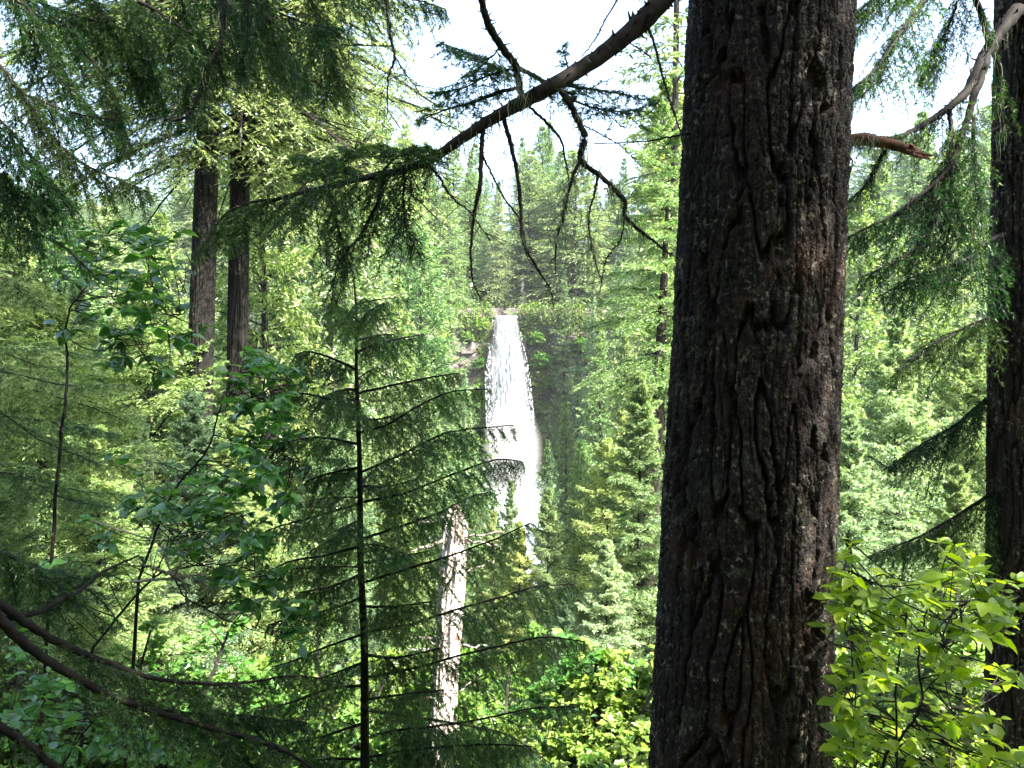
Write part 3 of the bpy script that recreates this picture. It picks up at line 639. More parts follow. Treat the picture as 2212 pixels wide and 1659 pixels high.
# undergrowth covering the ravine floor and slopes
a = Acc(); rs = np.random.RandomState(21); n = 36000
d = 5 + 83 * rs.rand(n) ** .75; d[:6000] = rs.uniform(88, 108, 6000); x = rs.uniform(-.85, .85, n) * (d + 3)
keep = ~((np.abs(x - creek_x(d)) < 2.6) & (d > 46)); d, x = d[keep], x[keep]; n = len(d)
z = ground(x, d); hgt = rs.gamma(2., .35, n) * (1 + d * .01) * np.where((d > 87) & (np.abs(x) > 1.6), rs.uniform(.6, 2.6, n), 1)
m = 14; P = np.repeat(np.stack([x, d, z], 1), m, 0) + rs.normal(size=(n * m, 3)) * np.repeat(.16 + .006 * d, m)[:, None] + ZV * (np.repeat(hgt, m) * rs.rand(n * m))[:, None]
D = rs.normal(size=(n * m, 3)) * [1, 1, .4]
leaves(a, P, D, np.repeat(.07 + .0045 * d, m), rs, simple=True)
tag(link('undergrowth', a.mesh('undergrowth', [M['under']])), 'leafy undergrowth covering the ravine floor and slopes', 'undergrowth', kind='stuff')

# moss and ferns on the cliff
a = Acc(); n = 26000; xs = rs.uniform(-32, 36, n); zs = rs.uniform(-16, 2.5, n)
msk = fbm(xs * .16, zs * .22, xs * 0 + 9, 3) + .9 * np.exp(-((np.abs(xs) - 2.8) / 1.6) ** 2) + .45 * (zs > 0) > .22
l, r = fall_edge(zs); msk &= ~((xs > l - .3) & (xs < r + .15)) & ~((xs < -3.6) & (xs > -8.2) & (zs < -1.2) & (zs > -7) & (rs.rand(n) < .9))
xs, zs = xs[msk], zs[msk]; n = len(xs)
ys = CLY - 1.3 - (2.0 - zs) * .05 + fbm(xs * .12, zs * .1, xs * 0, 4) * 1.6 + np.exp(-(xs / 4.5) ** 2) * 1.8
m = 7; P = np.repeat(np.stack([xs, ys, zs], 1), m, 0) + rs.normal(size=(n * m, 3)) * [.3, .35, .3]
leaves(a, P, rs.normal(size=(n * m, 3)) + [0, -.5, 0], np.full(n * m, .28), rs, simple=True)
tag(link('cliff_moss', a.mesh('cliff_moss', [M['moss']])), 'moss and ferns clinging to the cliff round the falls', 'moss', kind='stuff')

def bush_mesh(seed, R, H, leaf, n, mat, bark, simple=True):
    rs = np.random.RandomState(seed); a_ = Acc(); st = Acc(); k = 9
    az = rs.rand(k) * 6.28; el = np.radians(rs.uniform(50, 85, k)); S0 = Seg(rs.normal(size=(k, 3)) * [.1, .1, 0] * R, np.stack([np.cos(az) * np.cos(el), np.sin(az) * np.cos(el), np.sin(el)], 1), H * rs.uniform(.6, 1, k), rs.uniform(0, .15, k), np.full(k, .02 * H))
    K1 = kids(S0, 12, rs, .2, 1, (30, 65), lambda t: .5 * (1.15 - t), (0, .2), .5); K2 = kids(K1, 6, rs, .2, 1, (30, 65), lambda t: .5 * (1.2 - t), (0, .2), .5)
    for s_ in (S0, K1, K2): seg_tubes(st, s_, 3, 3, 0)
    i_ = rs.randint(0, K2.n, n); t_ = rs.rand(n) ** .6; P = K2.pos(t_, i_); D = K2.tan(t_, i_) + rs.normal(size=(n, 3)) * .8
    leaves(a_, P, D * [1, 1, .4], np.full(n, leaf), rs, simple=simple)
    return st.mesh('bush_stems', [bark]), a_.mesh('bush_leaves', [mat])
def put_bush(name, ms, loc, s, label, group, cat='shrub'):
    e = bpy.data.objects.new(name, None); C.objects.link(e); e.location = loc; e.scale = (s,) * 3; e.rotation_euler = (0, 0, rsT.rand() * 6.28)
    link('stems', ms[0], e); link('foliage', ms[1], e); tag(e, label, cat, group); return e
bA = bush_mesh(31, 1.2, 2.0, .22, 2600, M['leaf_mid'], M['twig']); bB = bush_mesh(32, 1.2, 2.2, .088, 7200, M['leaf_mid'], M['twig'])
cb = [(-3.4, .6, 1.0, 'bush at the left side of the waterfall lip'), (-4.6, -.6, .9, 'bush overhanging the cliff just left of the lip'), (-7.5, .9, 1.1, 'bush on the cliff rim above the bare rock'),
      (-5.3, -6.6, 1.0, 'round pale bush growing on the bare cliff left of the falls'), (-4.1, -9.5, .9, 'bush low on the cliff left of the falls'), (-3.7, -3.4, .8, 'bush hanging beside the thin side strand'),
      (2.9, -.9, 1.0, 'bush just below the lip on the right'), (3.6, -3.4, 1.2, 'large pale bush on the right wall of the falls'), (4.3, -5.7, 1.1, 'bush halfway down the right wall'), (3.7, -8.3, 1.0, 'bush low on the right wall beside the spray'),
      (6.6, -1.6, 1.1, 'bush under the right rim'), (9.3, -5.0, 1.2, 'bush on the right cliff above the pale firs'), (7.3, -8.0, 1.1, 'bush on the right cliff foot'), (3.2, 1.8, 1.0, 'dark bush at the right side of the lip'), (1.8, 2.6, 1.1, 'bush behind the lip of the falls'), (-1.9, 2.4, 1.1, 'bush upstream of the lip on the left')]
for x, z, s, lab in cb:
    y = CLY - 1.9 - (2.0 - z) * .05 + float(fbm(np.array(x * .12), np.array(z * .1), np.array(0.), 4)) * 1.6 + math.exp(-(x / 4.5) ** 2) * 1.8
    if z > 1.5: y = 90; z = float(ground(x, y))
    put_bush('cliff_shrub', bA, (x, y, z - 1.0), s, lab, 'shrubs on the cliff')
rimr = np.random.RandomState(3)
for i_, x in enumerate([-13.5, -11, -9, -6.5, -4.6, -2.9, 2.2, 4.4, 6.3, 8.4, 10.6, 13]):
    y = 87 + rimr.rand() * 1.5; put_bush('cliff_shrub', bA, (x, y, float(ground(x, y)) - .6), rimr.uniform(1.0, 2.1), ['first', 'second', 'third', 'fourth', 'fifth', 'sixth', 'seventh', 'eighth', 'ninth', 'tenth', 'eleventh', 'twelfth'][i_] + ' shrub from the left along the cliff rim', 'shrubs on the cliff')
vb = [(1130, 1560, 9, 1.1, 'bright leafy shrub right of the snag base'), (1240, 1500, 10.5, 1.2, 'sunlit maple shrub below the small pale fir'), (1340, 1500, 9.5, 1.1, 'sunlit shrub left of the big trunk base'), (1400, 1600, 7.5, .8, 'low bright shrub touching the big trunk at the bottom edge'),
      (1280, 1620, 7.6, .9, 'bright shrub at the bottom edge left of the trunk'), (1080, 1640, 8, .9, 'shrub at the bottom edge beside the snag'), (860, 1600, 9, 1., 'shrub behind the foot of the sapling'), (700, 1540, 10, 1.1, 'bright shrub left of the sapling foot'),
      (560, 1500, 11, 1.2, 'shrub under the dogwood boughs'), (420, 1480, 12, 1.2, 'bright shrub in the lower left gap'), (300, 1560, 8, 1.0, 'shrub behind the dark lower-left boughs'), (60, 1530, 6.0, .8, 'speckled sunlit shrub under the black boughs at far left'), (210, 1600, 5.6, .7, 'low sunlit shrub under the black boughs'), (360, 1500, 7.5, .9, 'sunlit shrub seen between the two black boughs'), (120, 1590, 7, 1.0, 'leafy shrub at the lower left corner'), (480, 1620, 8, .9, 'shrub at the bottom edge left of the sapling'),
      (1900, 1350, 9, 1.2, 'shrub behind the yellow-green leaves'), (2080, 1380, 9, 1.2, 'shrub behind the yellow shrub near the right trunk')]
for u, v, d, s, lab in vb:
    p = at(u, v, d); put_bush('leafy_shrub', bB, (p[0], p[1], min(p[2] - .9 * s, float(ground(p[0], p[1])) + .4)), s * 1.15, lab, 'bright shrubs on the near slope')

# ------------------------------------------------------------------ hanging lichen and dead twigs
def lichen(acc, P, ln, n, rs, w_=.002, spread=.02):
    """n hair-like strands hanging from each point"""
    m = len(P) * n; p = np.repeat(P, n, 0) + rs.normal(size=(m, 3)) * [spread, spread, spread * .5]; L_ = np.repeat(ln, n) * rs.uniform(.3, 1, m)
    K = 5; V = []
    ph = rs.rand(m) * 6; fx = rs.uniform(-.12, .12, (m, 2)); az = rs.rand(m) * 3.14; wv = np.stack([np.cos(az), np.sin(az), az * 0], 1) * w_
    for k in range(K + 1):
        t = k / K; c = p + np.stack([fx[:, 0] * L_ * t + np.sin(ph + t * 7) * .004, fx[:, 1] * L_ * t, -L_ * t], 1)
        V += [c - wv * (1 - t * .7), c + wv * (1 - t * .7)]
    V = np.stack(V, 1); b = np.arange(m)[:, None, None] * (2 * K + 2); k = np.arange(K)[None, :, None] * 2
    acc.add(V.reshape(-1, 3), Q=(b + k + np.array([0, 1, 3, 2])).reshape(-1, 4), var=np.repeat(rs.rand(m), 2 * K + 2))

# ------------------------------------------------------------------ needle sprays on hand-laid limbs
def sprays(wood, leafy, path, rs, t0=.15, t1=1., n=22, L=.35, droop=(.2, .6), hang=.35, n2=8, nd=72, ln=.022, wd=.0029, ang=(40, 65), vert=.25, vhi=.9, thin=1.):
    """side twigs, twiglets and needles along a limb path (k,4)"""
    n = max(4, int(n * .75)); k = len(path); t = np.linspace(t0, t1, n) + rs.uniform(-.4, .4, n) * (t1 - t0) / n; t = np.clip(t, 0, 1)
    P = np.stack([np.interp(t * (k - 1), np.arange(k), path[:, c]) for c in range(3)], 1)
    T = norm(np.gradient(path[:, :3], axis=0)); T = norm(np.stack([np.interp(t * (k - 1), np.arange(k), T[:, c]) for c in range(3)], 1))
    S = norm(np.cross(T, ZV) + 1e-4); U = np.cross(S, T); sd = np.where(np.arange(n) % 2 == 0, 1, -1) * 1.
    a_ = np.radians(rs.uniform(*ang, n))
    D = T * np.cos(a_)[:, None] + S * (sd * np.sin(a_))[:, None] + U * (rs.normal(size=n) * vert)[:, None] - ZV * (hang * rs.uniform(.4, 1.5, n))[:, None]
    s = (t - t0) / (t1 - t0); Ls = L * np.clip(np.minimum(s * 5 + .45, (1.15 - s) * 1.3), .12, 1) * rs.uniform(.6, 1.2, n)
    K1 = Seg(P, D, Ls, rs.uniform(*droop, n), np.full(n, .0022))
    seg_tubes(wood, K1, 4, 3, 0)
    K2 = kids(K1, n2 + 3, rs, .08, 1, (40, 65), lambda t: .24 * (1.12 - t) + .06, (.1, .4), .45, hang=hang * .35); K2.R[:] = .0012
    seg_tubes(wood, K2, 2, 3, 0)
    needles(leafy, K1, np.maximum(K1.L * nd * 5 * thin, 3), ln, wd * 1.25, rs, (40, 80), 0, .1, vhi, .8)
    needles(leafy, K2, np.maximum(K2.L * nd * 6.5 * thin, 4), ln, wd * 1.25, rs, (40, 78), 0, .2, vhi + .05, .8)
    return K1, K2
def twigs(acc, path, rs, n, L, sides=4, r=.0016, down=.7):
    k = len(path); t = rs.uniform(.05, 1, n); P = np.stack([np.interp(t * (k - 1), np.arange(k), path[:, c]) for c in range(3)], 1)
    D = rs.normal(size=(n, 3)) * [1, .8, .5] - ZV * down
    s = Seg(P, D, L * rs.uniform(.3, 1.2, n), rs.uniform(-.1, .5, n), np.full(n, r)); seg_tubes(acc, s, 4, sides, 0)
    s2 = kids(s, 4, rs, .2, .9, (30, 60), lambda t: .45 * (1.2 - t), (-.1, .4), .6); s2.R[:] = r * .55; seg_tubes(acc, s2, 3, 3, 0)
    return s
def knots(acc, path, rs, n, s=.5):
    """bark flakes and spur buds sitting on a limb"""
    k = len(path); t = rs.rand(n) * (k - 1); P = np.stack([np.interp(t, np.arange(k), path[:, c]) for c in range(4)], 1)
    D = norm(rs.normal(size=(n, 3))); L_ = P[:, 3] * s + .003
    g = Seg(P[:, :3] + D * (P[:, 3:4] * .75), D + rs.normal(size=(n, 3)) * .3, L_ * rs.uniform(.6, 2, n), np.zeros(n), np.maximum(P[:, 3] * .22, .0015)); seg_tubes(acc, g, 1, 4, 0, taper=.4)

class Limb:
    """one limb of a tree: a wood mesh with its needles and lichen as sub-parts"""
    def __init__(s, parent, name='branch'): s.p = parent; s.w = Acc(); s.n = Acc(); s.l = Acc(); s.name = name
    def build(s, wood=None, nm=None, label=None):
        o = link(s.name, s.w.mesh(s.name, [wood or M['twig']], True), s.p)
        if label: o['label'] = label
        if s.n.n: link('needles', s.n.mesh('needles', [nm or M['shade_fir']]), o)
        if s.l.n: link('lichen', s.l.mesh('lichen', [M['lichen']]), o)
        return o

# ------------------------------------------------------------------ the big furrowed trunk
def furrowed_trunk(cen, rad_, zr, nth, rs, amp=.037, seedz=0., fz=1.):
    zz = zr; th = np.linspace(0, 2 * np.pi, nth, endpoint=False); TH, ZZ = np.meshgrid(th, zz)
    R0 = rad_(ZZ); cxx, cyy = cen(ZZ); x = np.cos(TH) * .35 ; y = np.sin(TH) * .35
    z = ZZ + seedz
    wx = pn(x * 3, y * 3, z * 1.1) * .022; wy = pn(x * 3 + 9, y * 3, z * 1.1) * .022
    r1 = np.abs(pn((x + wx) * 14.5, (y + wy) * 14.5, z * 2.1 * fz) + .16 * pn(x * 34, y * 34, z * 14)); r2 = np.abs(pn((x + wx) * 21 + 4, (y + wy) * 21, z * 2.6 * fz + 3))
    rid = np.clip((r1 - .02) / .13, 0, 1); rid = rid * rid * (3 - 2 * rid); rid2 = np.clip(r2 / .12, 0, 1) ** .8
    h = rid * .70 + rid2 * .25 * (.3 + .7 * rid)
    w1, w2, wid = worley((x + wx) * 34, (y + wy) * 34, z * 13, 8); crack = np.clip((w2 - w1) / .22, 0, 1)
    h += (.15 * wid + .14 * crack) * (.25 + .75 * rid)
    w1b, w2b, widb = worley((x + wy) * 85, (y + wx) * 85, z * 60, 5); h += (.12 * widb + .10 * np.clip((w2b - w1b) / .25, 0, 1)) * (.3 + .7 * rid)
    h += .11 * fbm(x * 60, y * 60, z * 36, 3)
    rr = R0 * (1 + .02 * pn(x * 2, y * 2, z * .7)) + amp * (h - .75)
    V = np.stack([cxx + np.cos(TH) * rr, cyy + np.sin(TH) * rr, ZZ], -1)
    n_, m_ = V.shape[:2]; i = np.arange(n_ - 1)[:, None] * m_; j = np.arange(m_)[None]
    a_ = Acc(); a_.add(V.reshape(-1, 3), Q=np.stack([i + j, i + (j + 1) % m_, i + m_ + (j + 1) % m_, i + m_ + j], -1).reshape(-1, 4), var=np.clip((rid * .7 + .4 * wid - .35) * 1.6, 0, 1).ravel())
    return a_
BD = 3.3
ct, cb_ = at(1662, 0, BD), at(1592, 1659, BD)
def bigc(z):
    k = (z - cb_[2]) / (ct[2] - cb_[2]); k = np.clip(k, -.6, 6)
    return cb_[0] + (ct[0] - cb_[0]) * k, BD + 0 * k
def bigr(z): return np.interp(z, [-4, -2.9, -1.9, 0, 1.4, 5, 17], [.46, .40, .355, .316, .298, .26, .05])
big = bpy.data.objects.new('fir_tree', None); C.objects.link(big)
bx, by = bigc(np.array(-3.2)); org = np.array([float(bx), float(by), float(ground(bx, by))]); 
tag(big, 'massive dark fir trunk with furrowed lichen-spotted bark in the right foreground', 'tree')
zr = np.concatenate([np.linspace(-4, -2.0, 80)[:-1], np.linspace(-2.0, 1.65, 820), np.linspace(1.65, 17, 260)[1:]])
tr = link('trunk', furrowed_trunk(bigc, bigr, zr, 760, rs).mesh('trunk', [M['bigbark']], True), big)

rs = np.random.RandomState(41)
# main sagging limb
A = uvpath([(1655, -330, 30, 3.35), (1560, -190, 28, 3.25), (1490, -75, 24, 3.15), (1430, 0, 22, 3.1), (1370, 62, 20, 3.08), (1290, 125, 17, 3.05), (1200, 182, 16, 3.0), (1120, 226, 14, 3.0), (1050, 265, 12, 3.0), (990, 305, 11, 3.0),
            (920, 350, 9.5, 3.0), (850, 372, 8, 3.05), (760, 390, 6.5, 3.1), (680, 410, 5, 3.2), (600, 430, 4, 3.3), (540, 458, 3, 3.35), (500, 505, 2, 3.4)])
lm = Limb(big); tube(lm.w, A, 14, .16, seed=3); knots(lm.w, A, rs, 260)
sub = uvpath([(600, 430, 3), (530, 440, 2.6), (480, 470, 2.2), (440, 540, 1.5)], (3.3, 3.3)); tube(lm.w, sub, 6, .1)
# foliage along the outer half
sprays(lm.w, lm.n, A, rs, .62, 1., 60, .34, (.2, .7), .5, 9)
sprays(lm.w, lm.n, sub, rs, .1, 1., 16, .25, (.2, .6), .5, 8)
K1 = twigs(lm.w, A[40:], rs, 70, .22)
for rows, dd in [([(831, 373, 4.5), (818, 430, 4), (790, 490, 3.2), (750, 545, 2.6), (728, 580, 2), (718, 640, 1.4)], (3.05, 3.0)), ([(712, 402, 2.6), (719, 459, 2.2), (738, 520, 1.5), (750, 600, 1)], (3.15, 3.2)),
                 ([(874, 366, 3), (872, 429, 2.6), (876, 485, 2), (900, 540, 1.2)], (3, 3)), ([(925, 350, 3), (951, 388, 2.8), (977, 426, 2.2), (1018, 463, 1.6), (1060, 520, 1)], (3, 3.05))]:
    p_ = uvpath(rows, dd, jit=.002, rs=rs); tube(lm.w, p_, 6, .2); knots(lm.w, p_, rs, 40, 1.)
    twigs(lm.w, p_, rs, 26, .16); 
    if rows[0][0] < 900: sprays(lm.w, lm.n, p_, rs, .2, 1, 16, .22, (.2, .6), .4, 6, thin=.7)
for rows, dd in [([(700, 405, 3), (720, 360, 2.5), (760, 330, 2), (800, 318, 1.4)], (3.1, 3.4)), ([(820, 378, 3), (850, 345, 2.5), (880, 330, 2), (925, 320, 1.3)], (3.05, 2.8)), ([(640, 420, 3), (690, 365, 2.2), (730, 345, 1.5)], (3.3, 3.8)), ([(780, 388, 3), (700, 350, 2.2), (650, 340, 1.5)], (3.1, 3.7))]:
    p_ = uvpath(rows, dd); tube(lm.w, p_, 6, .1); sprays(lm.w, lm.n, p_, rs, .1, 1, 26, .20, (0, .25), .0, 8, vert=.15)
pp = A[56:110:2, :3]; lichen(lm.l, pp, np.full(len(pp), .12), 6, rs)
lm.build(label='long sagging limb reaching left with hanging foliage')

# the hanging dead twigs and the second arched limb
hangers = [
 ([(1045, 268, 5), (1040, 330, 5), (1037, 400, 4.5), (1027, 450, 4), (1018, 520, 3), (1020, 600, 2), (1040, 650, 1)], (3, 2.95)),
 ([(1042, 335, 2.4), (1060, 372, 2.2), (1090, 430, 2), (1125, 480, 1.8), (1140, 560, 1)], (3, 3.1)),
 ([(1086, 250, 5), (1100, 300, 5), (1115, 360, 4.5), (1125, 450, 4), (1130, 520, 3), (1155, 570, 2.6), (1188, 625, 1.6), (1195, 660, 1)], (3, 2.9)),
 ([(1142, 228, 3), (1180, 265, 3), (1210, 300, 2.6), (1222, 350, 2), (1232, 410, 1)], (3, 3.1)),
 ([(1205, 185, 6.5), (1235, 232, 7), (1262, 295, 7), (1254, 345, 6), (1300, 382, 5.5), (1347, 432, 5), (1352, 470, 4.5), (1392, 505, 3.4), (1445, 548, 2)], (3, 2.95)),
 ([(1254, 345, 4), (1236, 385, 3.6), (1225, 430, 3.2), (1215, 475, 2.8), (1202, 520, 2), (1200, 590, 1.2)], (2.98, 2.9)),
 ([(1292, 378, 3), (1283, 420, 2.6), (1272, 470, 2), (1280, 540, 1.5), (1300, 610, 1)], (2.97, 2.85)),
 ([(1350, 470, 2), (1340, 520, 1.7), (1310, 560, 1.2), (1296, 630, .8)], (2.97, 3)),
 ([(1390, 36, 3), (1410, 86, 2.8), (1429, 157, 2.6), (1444, 209, 2.2), (1462, 261, 1.8), (1480, 320, 1.2)], (3.1, 2.9)),
 ([(1345, -20, 1.8), (1305, 48, 1.6), (1290, 78, 1.4), (1257, 122, 1)], (3.1, 3.0)),
 ([(1352, 90, 1.4), (1385, 108, 1.2), (1410, 130, 1)], (3.08, 3)),
 ([(1262, 270, 1.6), (1300, 292, 1.3), (1345, 318, 1), (1385, 360, .8)], (3, 3)),
]
for k_, (rows, dd) in enumerate(hangers):
    h_ = Limb(big, 'hanging_twig'); p_ = uvpath(rows, dd, jit=.0012, rs=rs); tube(h_.w, p_, 7, .22, seed=k_); knots(h_.w, p_, rs, int(30 + 90 * len(rows) / 7), 1.1)
    if rows[0][2] > 2: 
        s_ = twigs(h_.w, p_[4:], rs, 13, .11, 4, .0012); q_ = s_.pos(np.full(s_.n, .7)); lichen(h_.l, q_[:9], np.full(9, .07), 8, rs, .0012, .008)
    if k_ in (4, 5, 6): lichen(h_.l, p_[10:-6:5, :3], np.full(len(p_[10:-6:5]), .12), 16, rs, .0016, .012)
    h_.build()
B1 = uvpath([(1030, -60, 7), (1040, 0, 7), (1055, 52, 8), (1083, 100, 8), (1112, 142, 8), (1122, 185, 7), (1130, 220, 6)], (2.75, 3.0), jit=.001, rs=rs)
lm = Limb(big, 'arched_limb'); tube(lm.w, B1, 10, .2); knots(lm.w, B1, rs, 120, .9)
for rows, dd, nn in [([(1115, 145, 5), (1155, 165, 5), (1195, 190, 4), (1240, 205, 2)], (3, 3.1), 14), ([(1112, 165, 3), (1060, 140, 2.6), (1010, 115, 2), (950, 92, 1)], (3, 3.4), 34), ([(1118, 190, 4), (1075, 200, 4), (1020, 222, 3), (960, 238, 2), (905, 262, 1)], (3, 3.3), 34),
                     ([(1100, 150, 2.5), (1050, 165, 2), (1000, 190, 1.5), (940, 200, 1)], (3, 3.2), 22), ([(1180, 178, 3), (1240, 188, 2.4), (1310, 198, 2), (1390, 215, 1)], (3, 3.4), 28), ([(1230, 215, 2.5), (1290, 235, 2), (1350, 240, 1.5), (1410, 225, 1)], (3, 3.5), 24),
                     ([(1083, 100, 2), (1055, 130, 1.6), (1020, 160, 1)], (2.9, 3.1), 12), ([(1225, 180, 2), (1225, 140, 1.6), (1215, 105, 1)], (3, 3.0), 8)]:
    p_ = uvpath(rows, dd, jit=.001, rs=rs); tube(lm.w, p_, 6, .2); sprays(lm.w, lm.n, p_, rs, .15, 1, nn, .17, (.0, .35), .12, 6, vert=.25, thin=.62); knots(lm.w, p_, rs, 20, 1)
q_ = B1[30:, :3]; lichen(lm.l, q_, np.full(len(q_), .10), 5, rs, .0012)
lm.build(label='arched limb with sparse needles crossing the big sagging limb')
# broken stub on the right side
st_ = uvpath([(1790, 306, 15, 3.35), (1822, 302, 13, 3.3), (1870, 303, 12, 3.25), (1925, 312, 11, 3.2), (1960, 323, 10, 3.15), (1986, 334, 8, 3.12)])
lm = Limb(big, 'broken_stub'); tube(lm.w, st_, 14, .16, seed=8)
for k_ in range(9):
    q_ = st_[-1, :3] + rs.normal(size=3) * .008; e_ = q_ + [.03 + .035 * rs.rand(), rs.normal() * .01, -.012 + rs.normal() * .008]; tube(lm.w, np.array([[*(q_ - (e_ - q_) * .8), .006], [*q_, .005], [*e_, .0008]]), 5); knots(lm.w, st_, rs, 5, .25); lichen(lm.l, st_[8:20:2, :3], np.full(6, .06), 10, rs, .0012)
lm.build(M['red_wood'], label='short broken reddish limb stub')
tw = Limb(big, 'hanging_twig')
for rows, dd in [([(1283, 310, 1.2), (1391, 306, 1.6), (1447, 296, 2.2), (1490, 288, 3)], (3.2, 3.2)), ([(1818, 330, 4), (1840, 345, 2), (1835, 380, 1.2)], (3.2, 3.1)), ([(1785, 250, 3), (1850, 215, 2), (1890, 180, 1.4)], (3.4, 3.6))]:
    p_ = uvpath(rows, dd, jit=.001, rs=rs); tube(tw.w, p_, 5, .15); twigs(tw.w, p_, rs, 8, .08, 4, .001)
tw.build()
# its crown, high above the picture
_, _, ccm = (0, *conifer('big_crown', 9, 2.2, .2, 1, 77, M['shade_fir'], M['bark'], whorls=20, per=5, r0=.05, dens=.8))
co = link('crown', ccm, big, (float(bigc(np.array(4.))[0]), BD, 8.4)); 

# ------------------------------------------------------------------ right-hand trunk with its limbs
rt = bpy.data.objects.new('fir_tree', None); C.objects.link(rt); tag(rt, 'second dark trunk cut off by the right edge, with drooping mossy limbs', 'tree')
RD = 4.3; r_t, r_b = at(2232, 0, RD), at(2218, 1659, RD)
def rc(z):
    k = (z - r_b[2]) / (r_t[2] - r_b[2]); return r_b[0] + (r_t[0] - r_b[0]) * np.clip(k, -1, 5), RD + 0 * k
def rr_(z): return np.interp(z, [-5, -2.6, 0, 1.9, 5, 15], [.27, .20, .19, .165, .15, .04])
zr = np.concatenate([np.linspace(-5, -2.6, 60)[:-1], np.linspace(-2.6, 2.3, 700), np.linspace(2.3, 15, 200)[1:]])
link('trunk', furrowed_trunk(rc, rr_, zr, 420, rs, .02, 31., 1.3).mesh('trunk', [M['bigbark']], True), rt)
RL = [
 ([(2200, 20, 15), (2166, 60, 14), (2133, 108, 12), (2110, 153, 11), (2088, 198, 10), (2051, 231, 8), (2013, 258, 7), (1976, 280, 6), (1939, 297, 5), (1901, 297, 4), (1860, 290, 3), (1800, 310, 2)], (4.2, 3.7), 26, .25),
 ([(2133, 108, 9), (2122, 160, 8), (2099, 224, 7.5), (2084, 276, 7), (2058, 343, 6), (2032, 385, 5), (1976, 429, 4), (1939, 459, 3.4), (1864, 497, 2.6), (1812, 523, 1.6)], (4.1, 3.6), 60, .35),
 ([(2058, 343, 5), (2051, 370, 5), (2028, 429, 4.6), (2006, 500, 4), (1976, 538, 3), (1920, 571, 2), (1860, 600, 1.2)], (3.95, 3.6), 46, .3),
 ([(2051, 237, 5), (2054, 284, 4.6), (2051, 336, 4), (2051, 392, 3.6), (2054, 448, 3), (2047, 510, 2), (2030, 570, 1)], (3.9, 3.8), 30, .22),
 ([(2140, 100, 5), (2159, 149, 5), (2160, 209, 4), (2165, 280, 3)], (4.15, 4.1), 10, .2),
 ([(2090, -40, 5), (2107, 0, 6), (2122, 37, 6.5), (2137, 93, 7)], (4.0, 4.1), 8, .2),
 ([(2170, 505, 5), (2148, 515, 5), (2110, 534, 4.6), (2088, 560, 4), (2032, 582, 3), (1976, 597, 2), (1900, 640, 1.2)], (4.2, 3.8), 60, .32),
 ([(2103, 250, 4), (2103, 320, 4), (2107, 392, 3.4), (2114, 441, 3), (2099, 490, 2), (2120, 560, 1.2)], (4.0, 3.9), 30, .22),
 ([(1912, 325, 4.5), (1886, 373, 4), (1864, 407, 3.4), (1827, 441, 3), (1790, 470, 2)], (3.7, 3.8), 12, .2),
 ([(2180, 830, 5), (2120, 870, 4), (2060, 920, 3), (1990, 960, 2), (1920, 1010, 1)], (4.3, 4.6), 60, .34),
 ([(2190, 1040, 5), (2120, 1080, 4), (2040, 1130, 3), (1960, 1170, 2), (1880, 1200, 1)], (4.3, 4.4), 60, .34),
 ([(2240, -140, 9), (2100, -60, 8), (2010, -10, 6), (1960, 50, 5), (1920, 110, 3.6), (1880, 160, 2.4), (1830, 200, 1.4)], (4.4, 3.8), 60, .3),
 ([(2010, -10, 3), (1950, -30, 2.5), (1880, 0, 2), (1830, 60, 1)], (4., 3.9), 40, .28),
 ([(2080, -50, 3), (2060, 30, 2.5), (2020, 110, 2), (1990, 170, 1.2)], (4.4, 4.6), 40, .25),
 ([(2190, 680, 4), (2130, 690, 3.4), (2060, 720, 2.6), (1990, 760, 1.8), (1940, 800, 1)], (4.3, 4.0), 50, .3),
]
for k_, (rows, dd, nn, LL) in enumerate(RL):
    lm = Limb(rt); p_ = uvpath(rows, dd, jit=.0015, rs=rs); tube(lm.w, p_, 9, .18, seed=k_); knots(lm.w, p_, rs, 60, .8)
    sprays(lm.w, lm.n, p_, rs, .3 if rows[0][2] > 8 else .12, 1., nn, LL, (.3, .8), .6, 9, thin=.9); twigs(lm.w, p_, rs, 12, .2)
    lichen(lm.l, p_[6::6, :3], np.full(len(p_[6::6]), .16), 9, rs, .0018)
    lm.build(M['shade_twig'])
_, _, ccm = (0, *conifer('right_crown', 9, 2.2, .16, 1, 78, M['shade_fir'], M['bark'], whorls=18, per=5, r0=.05, dens=.8))
link('crown', ccm, rt, (float(rc(np.array(4.))[0]), RD, 7.6))

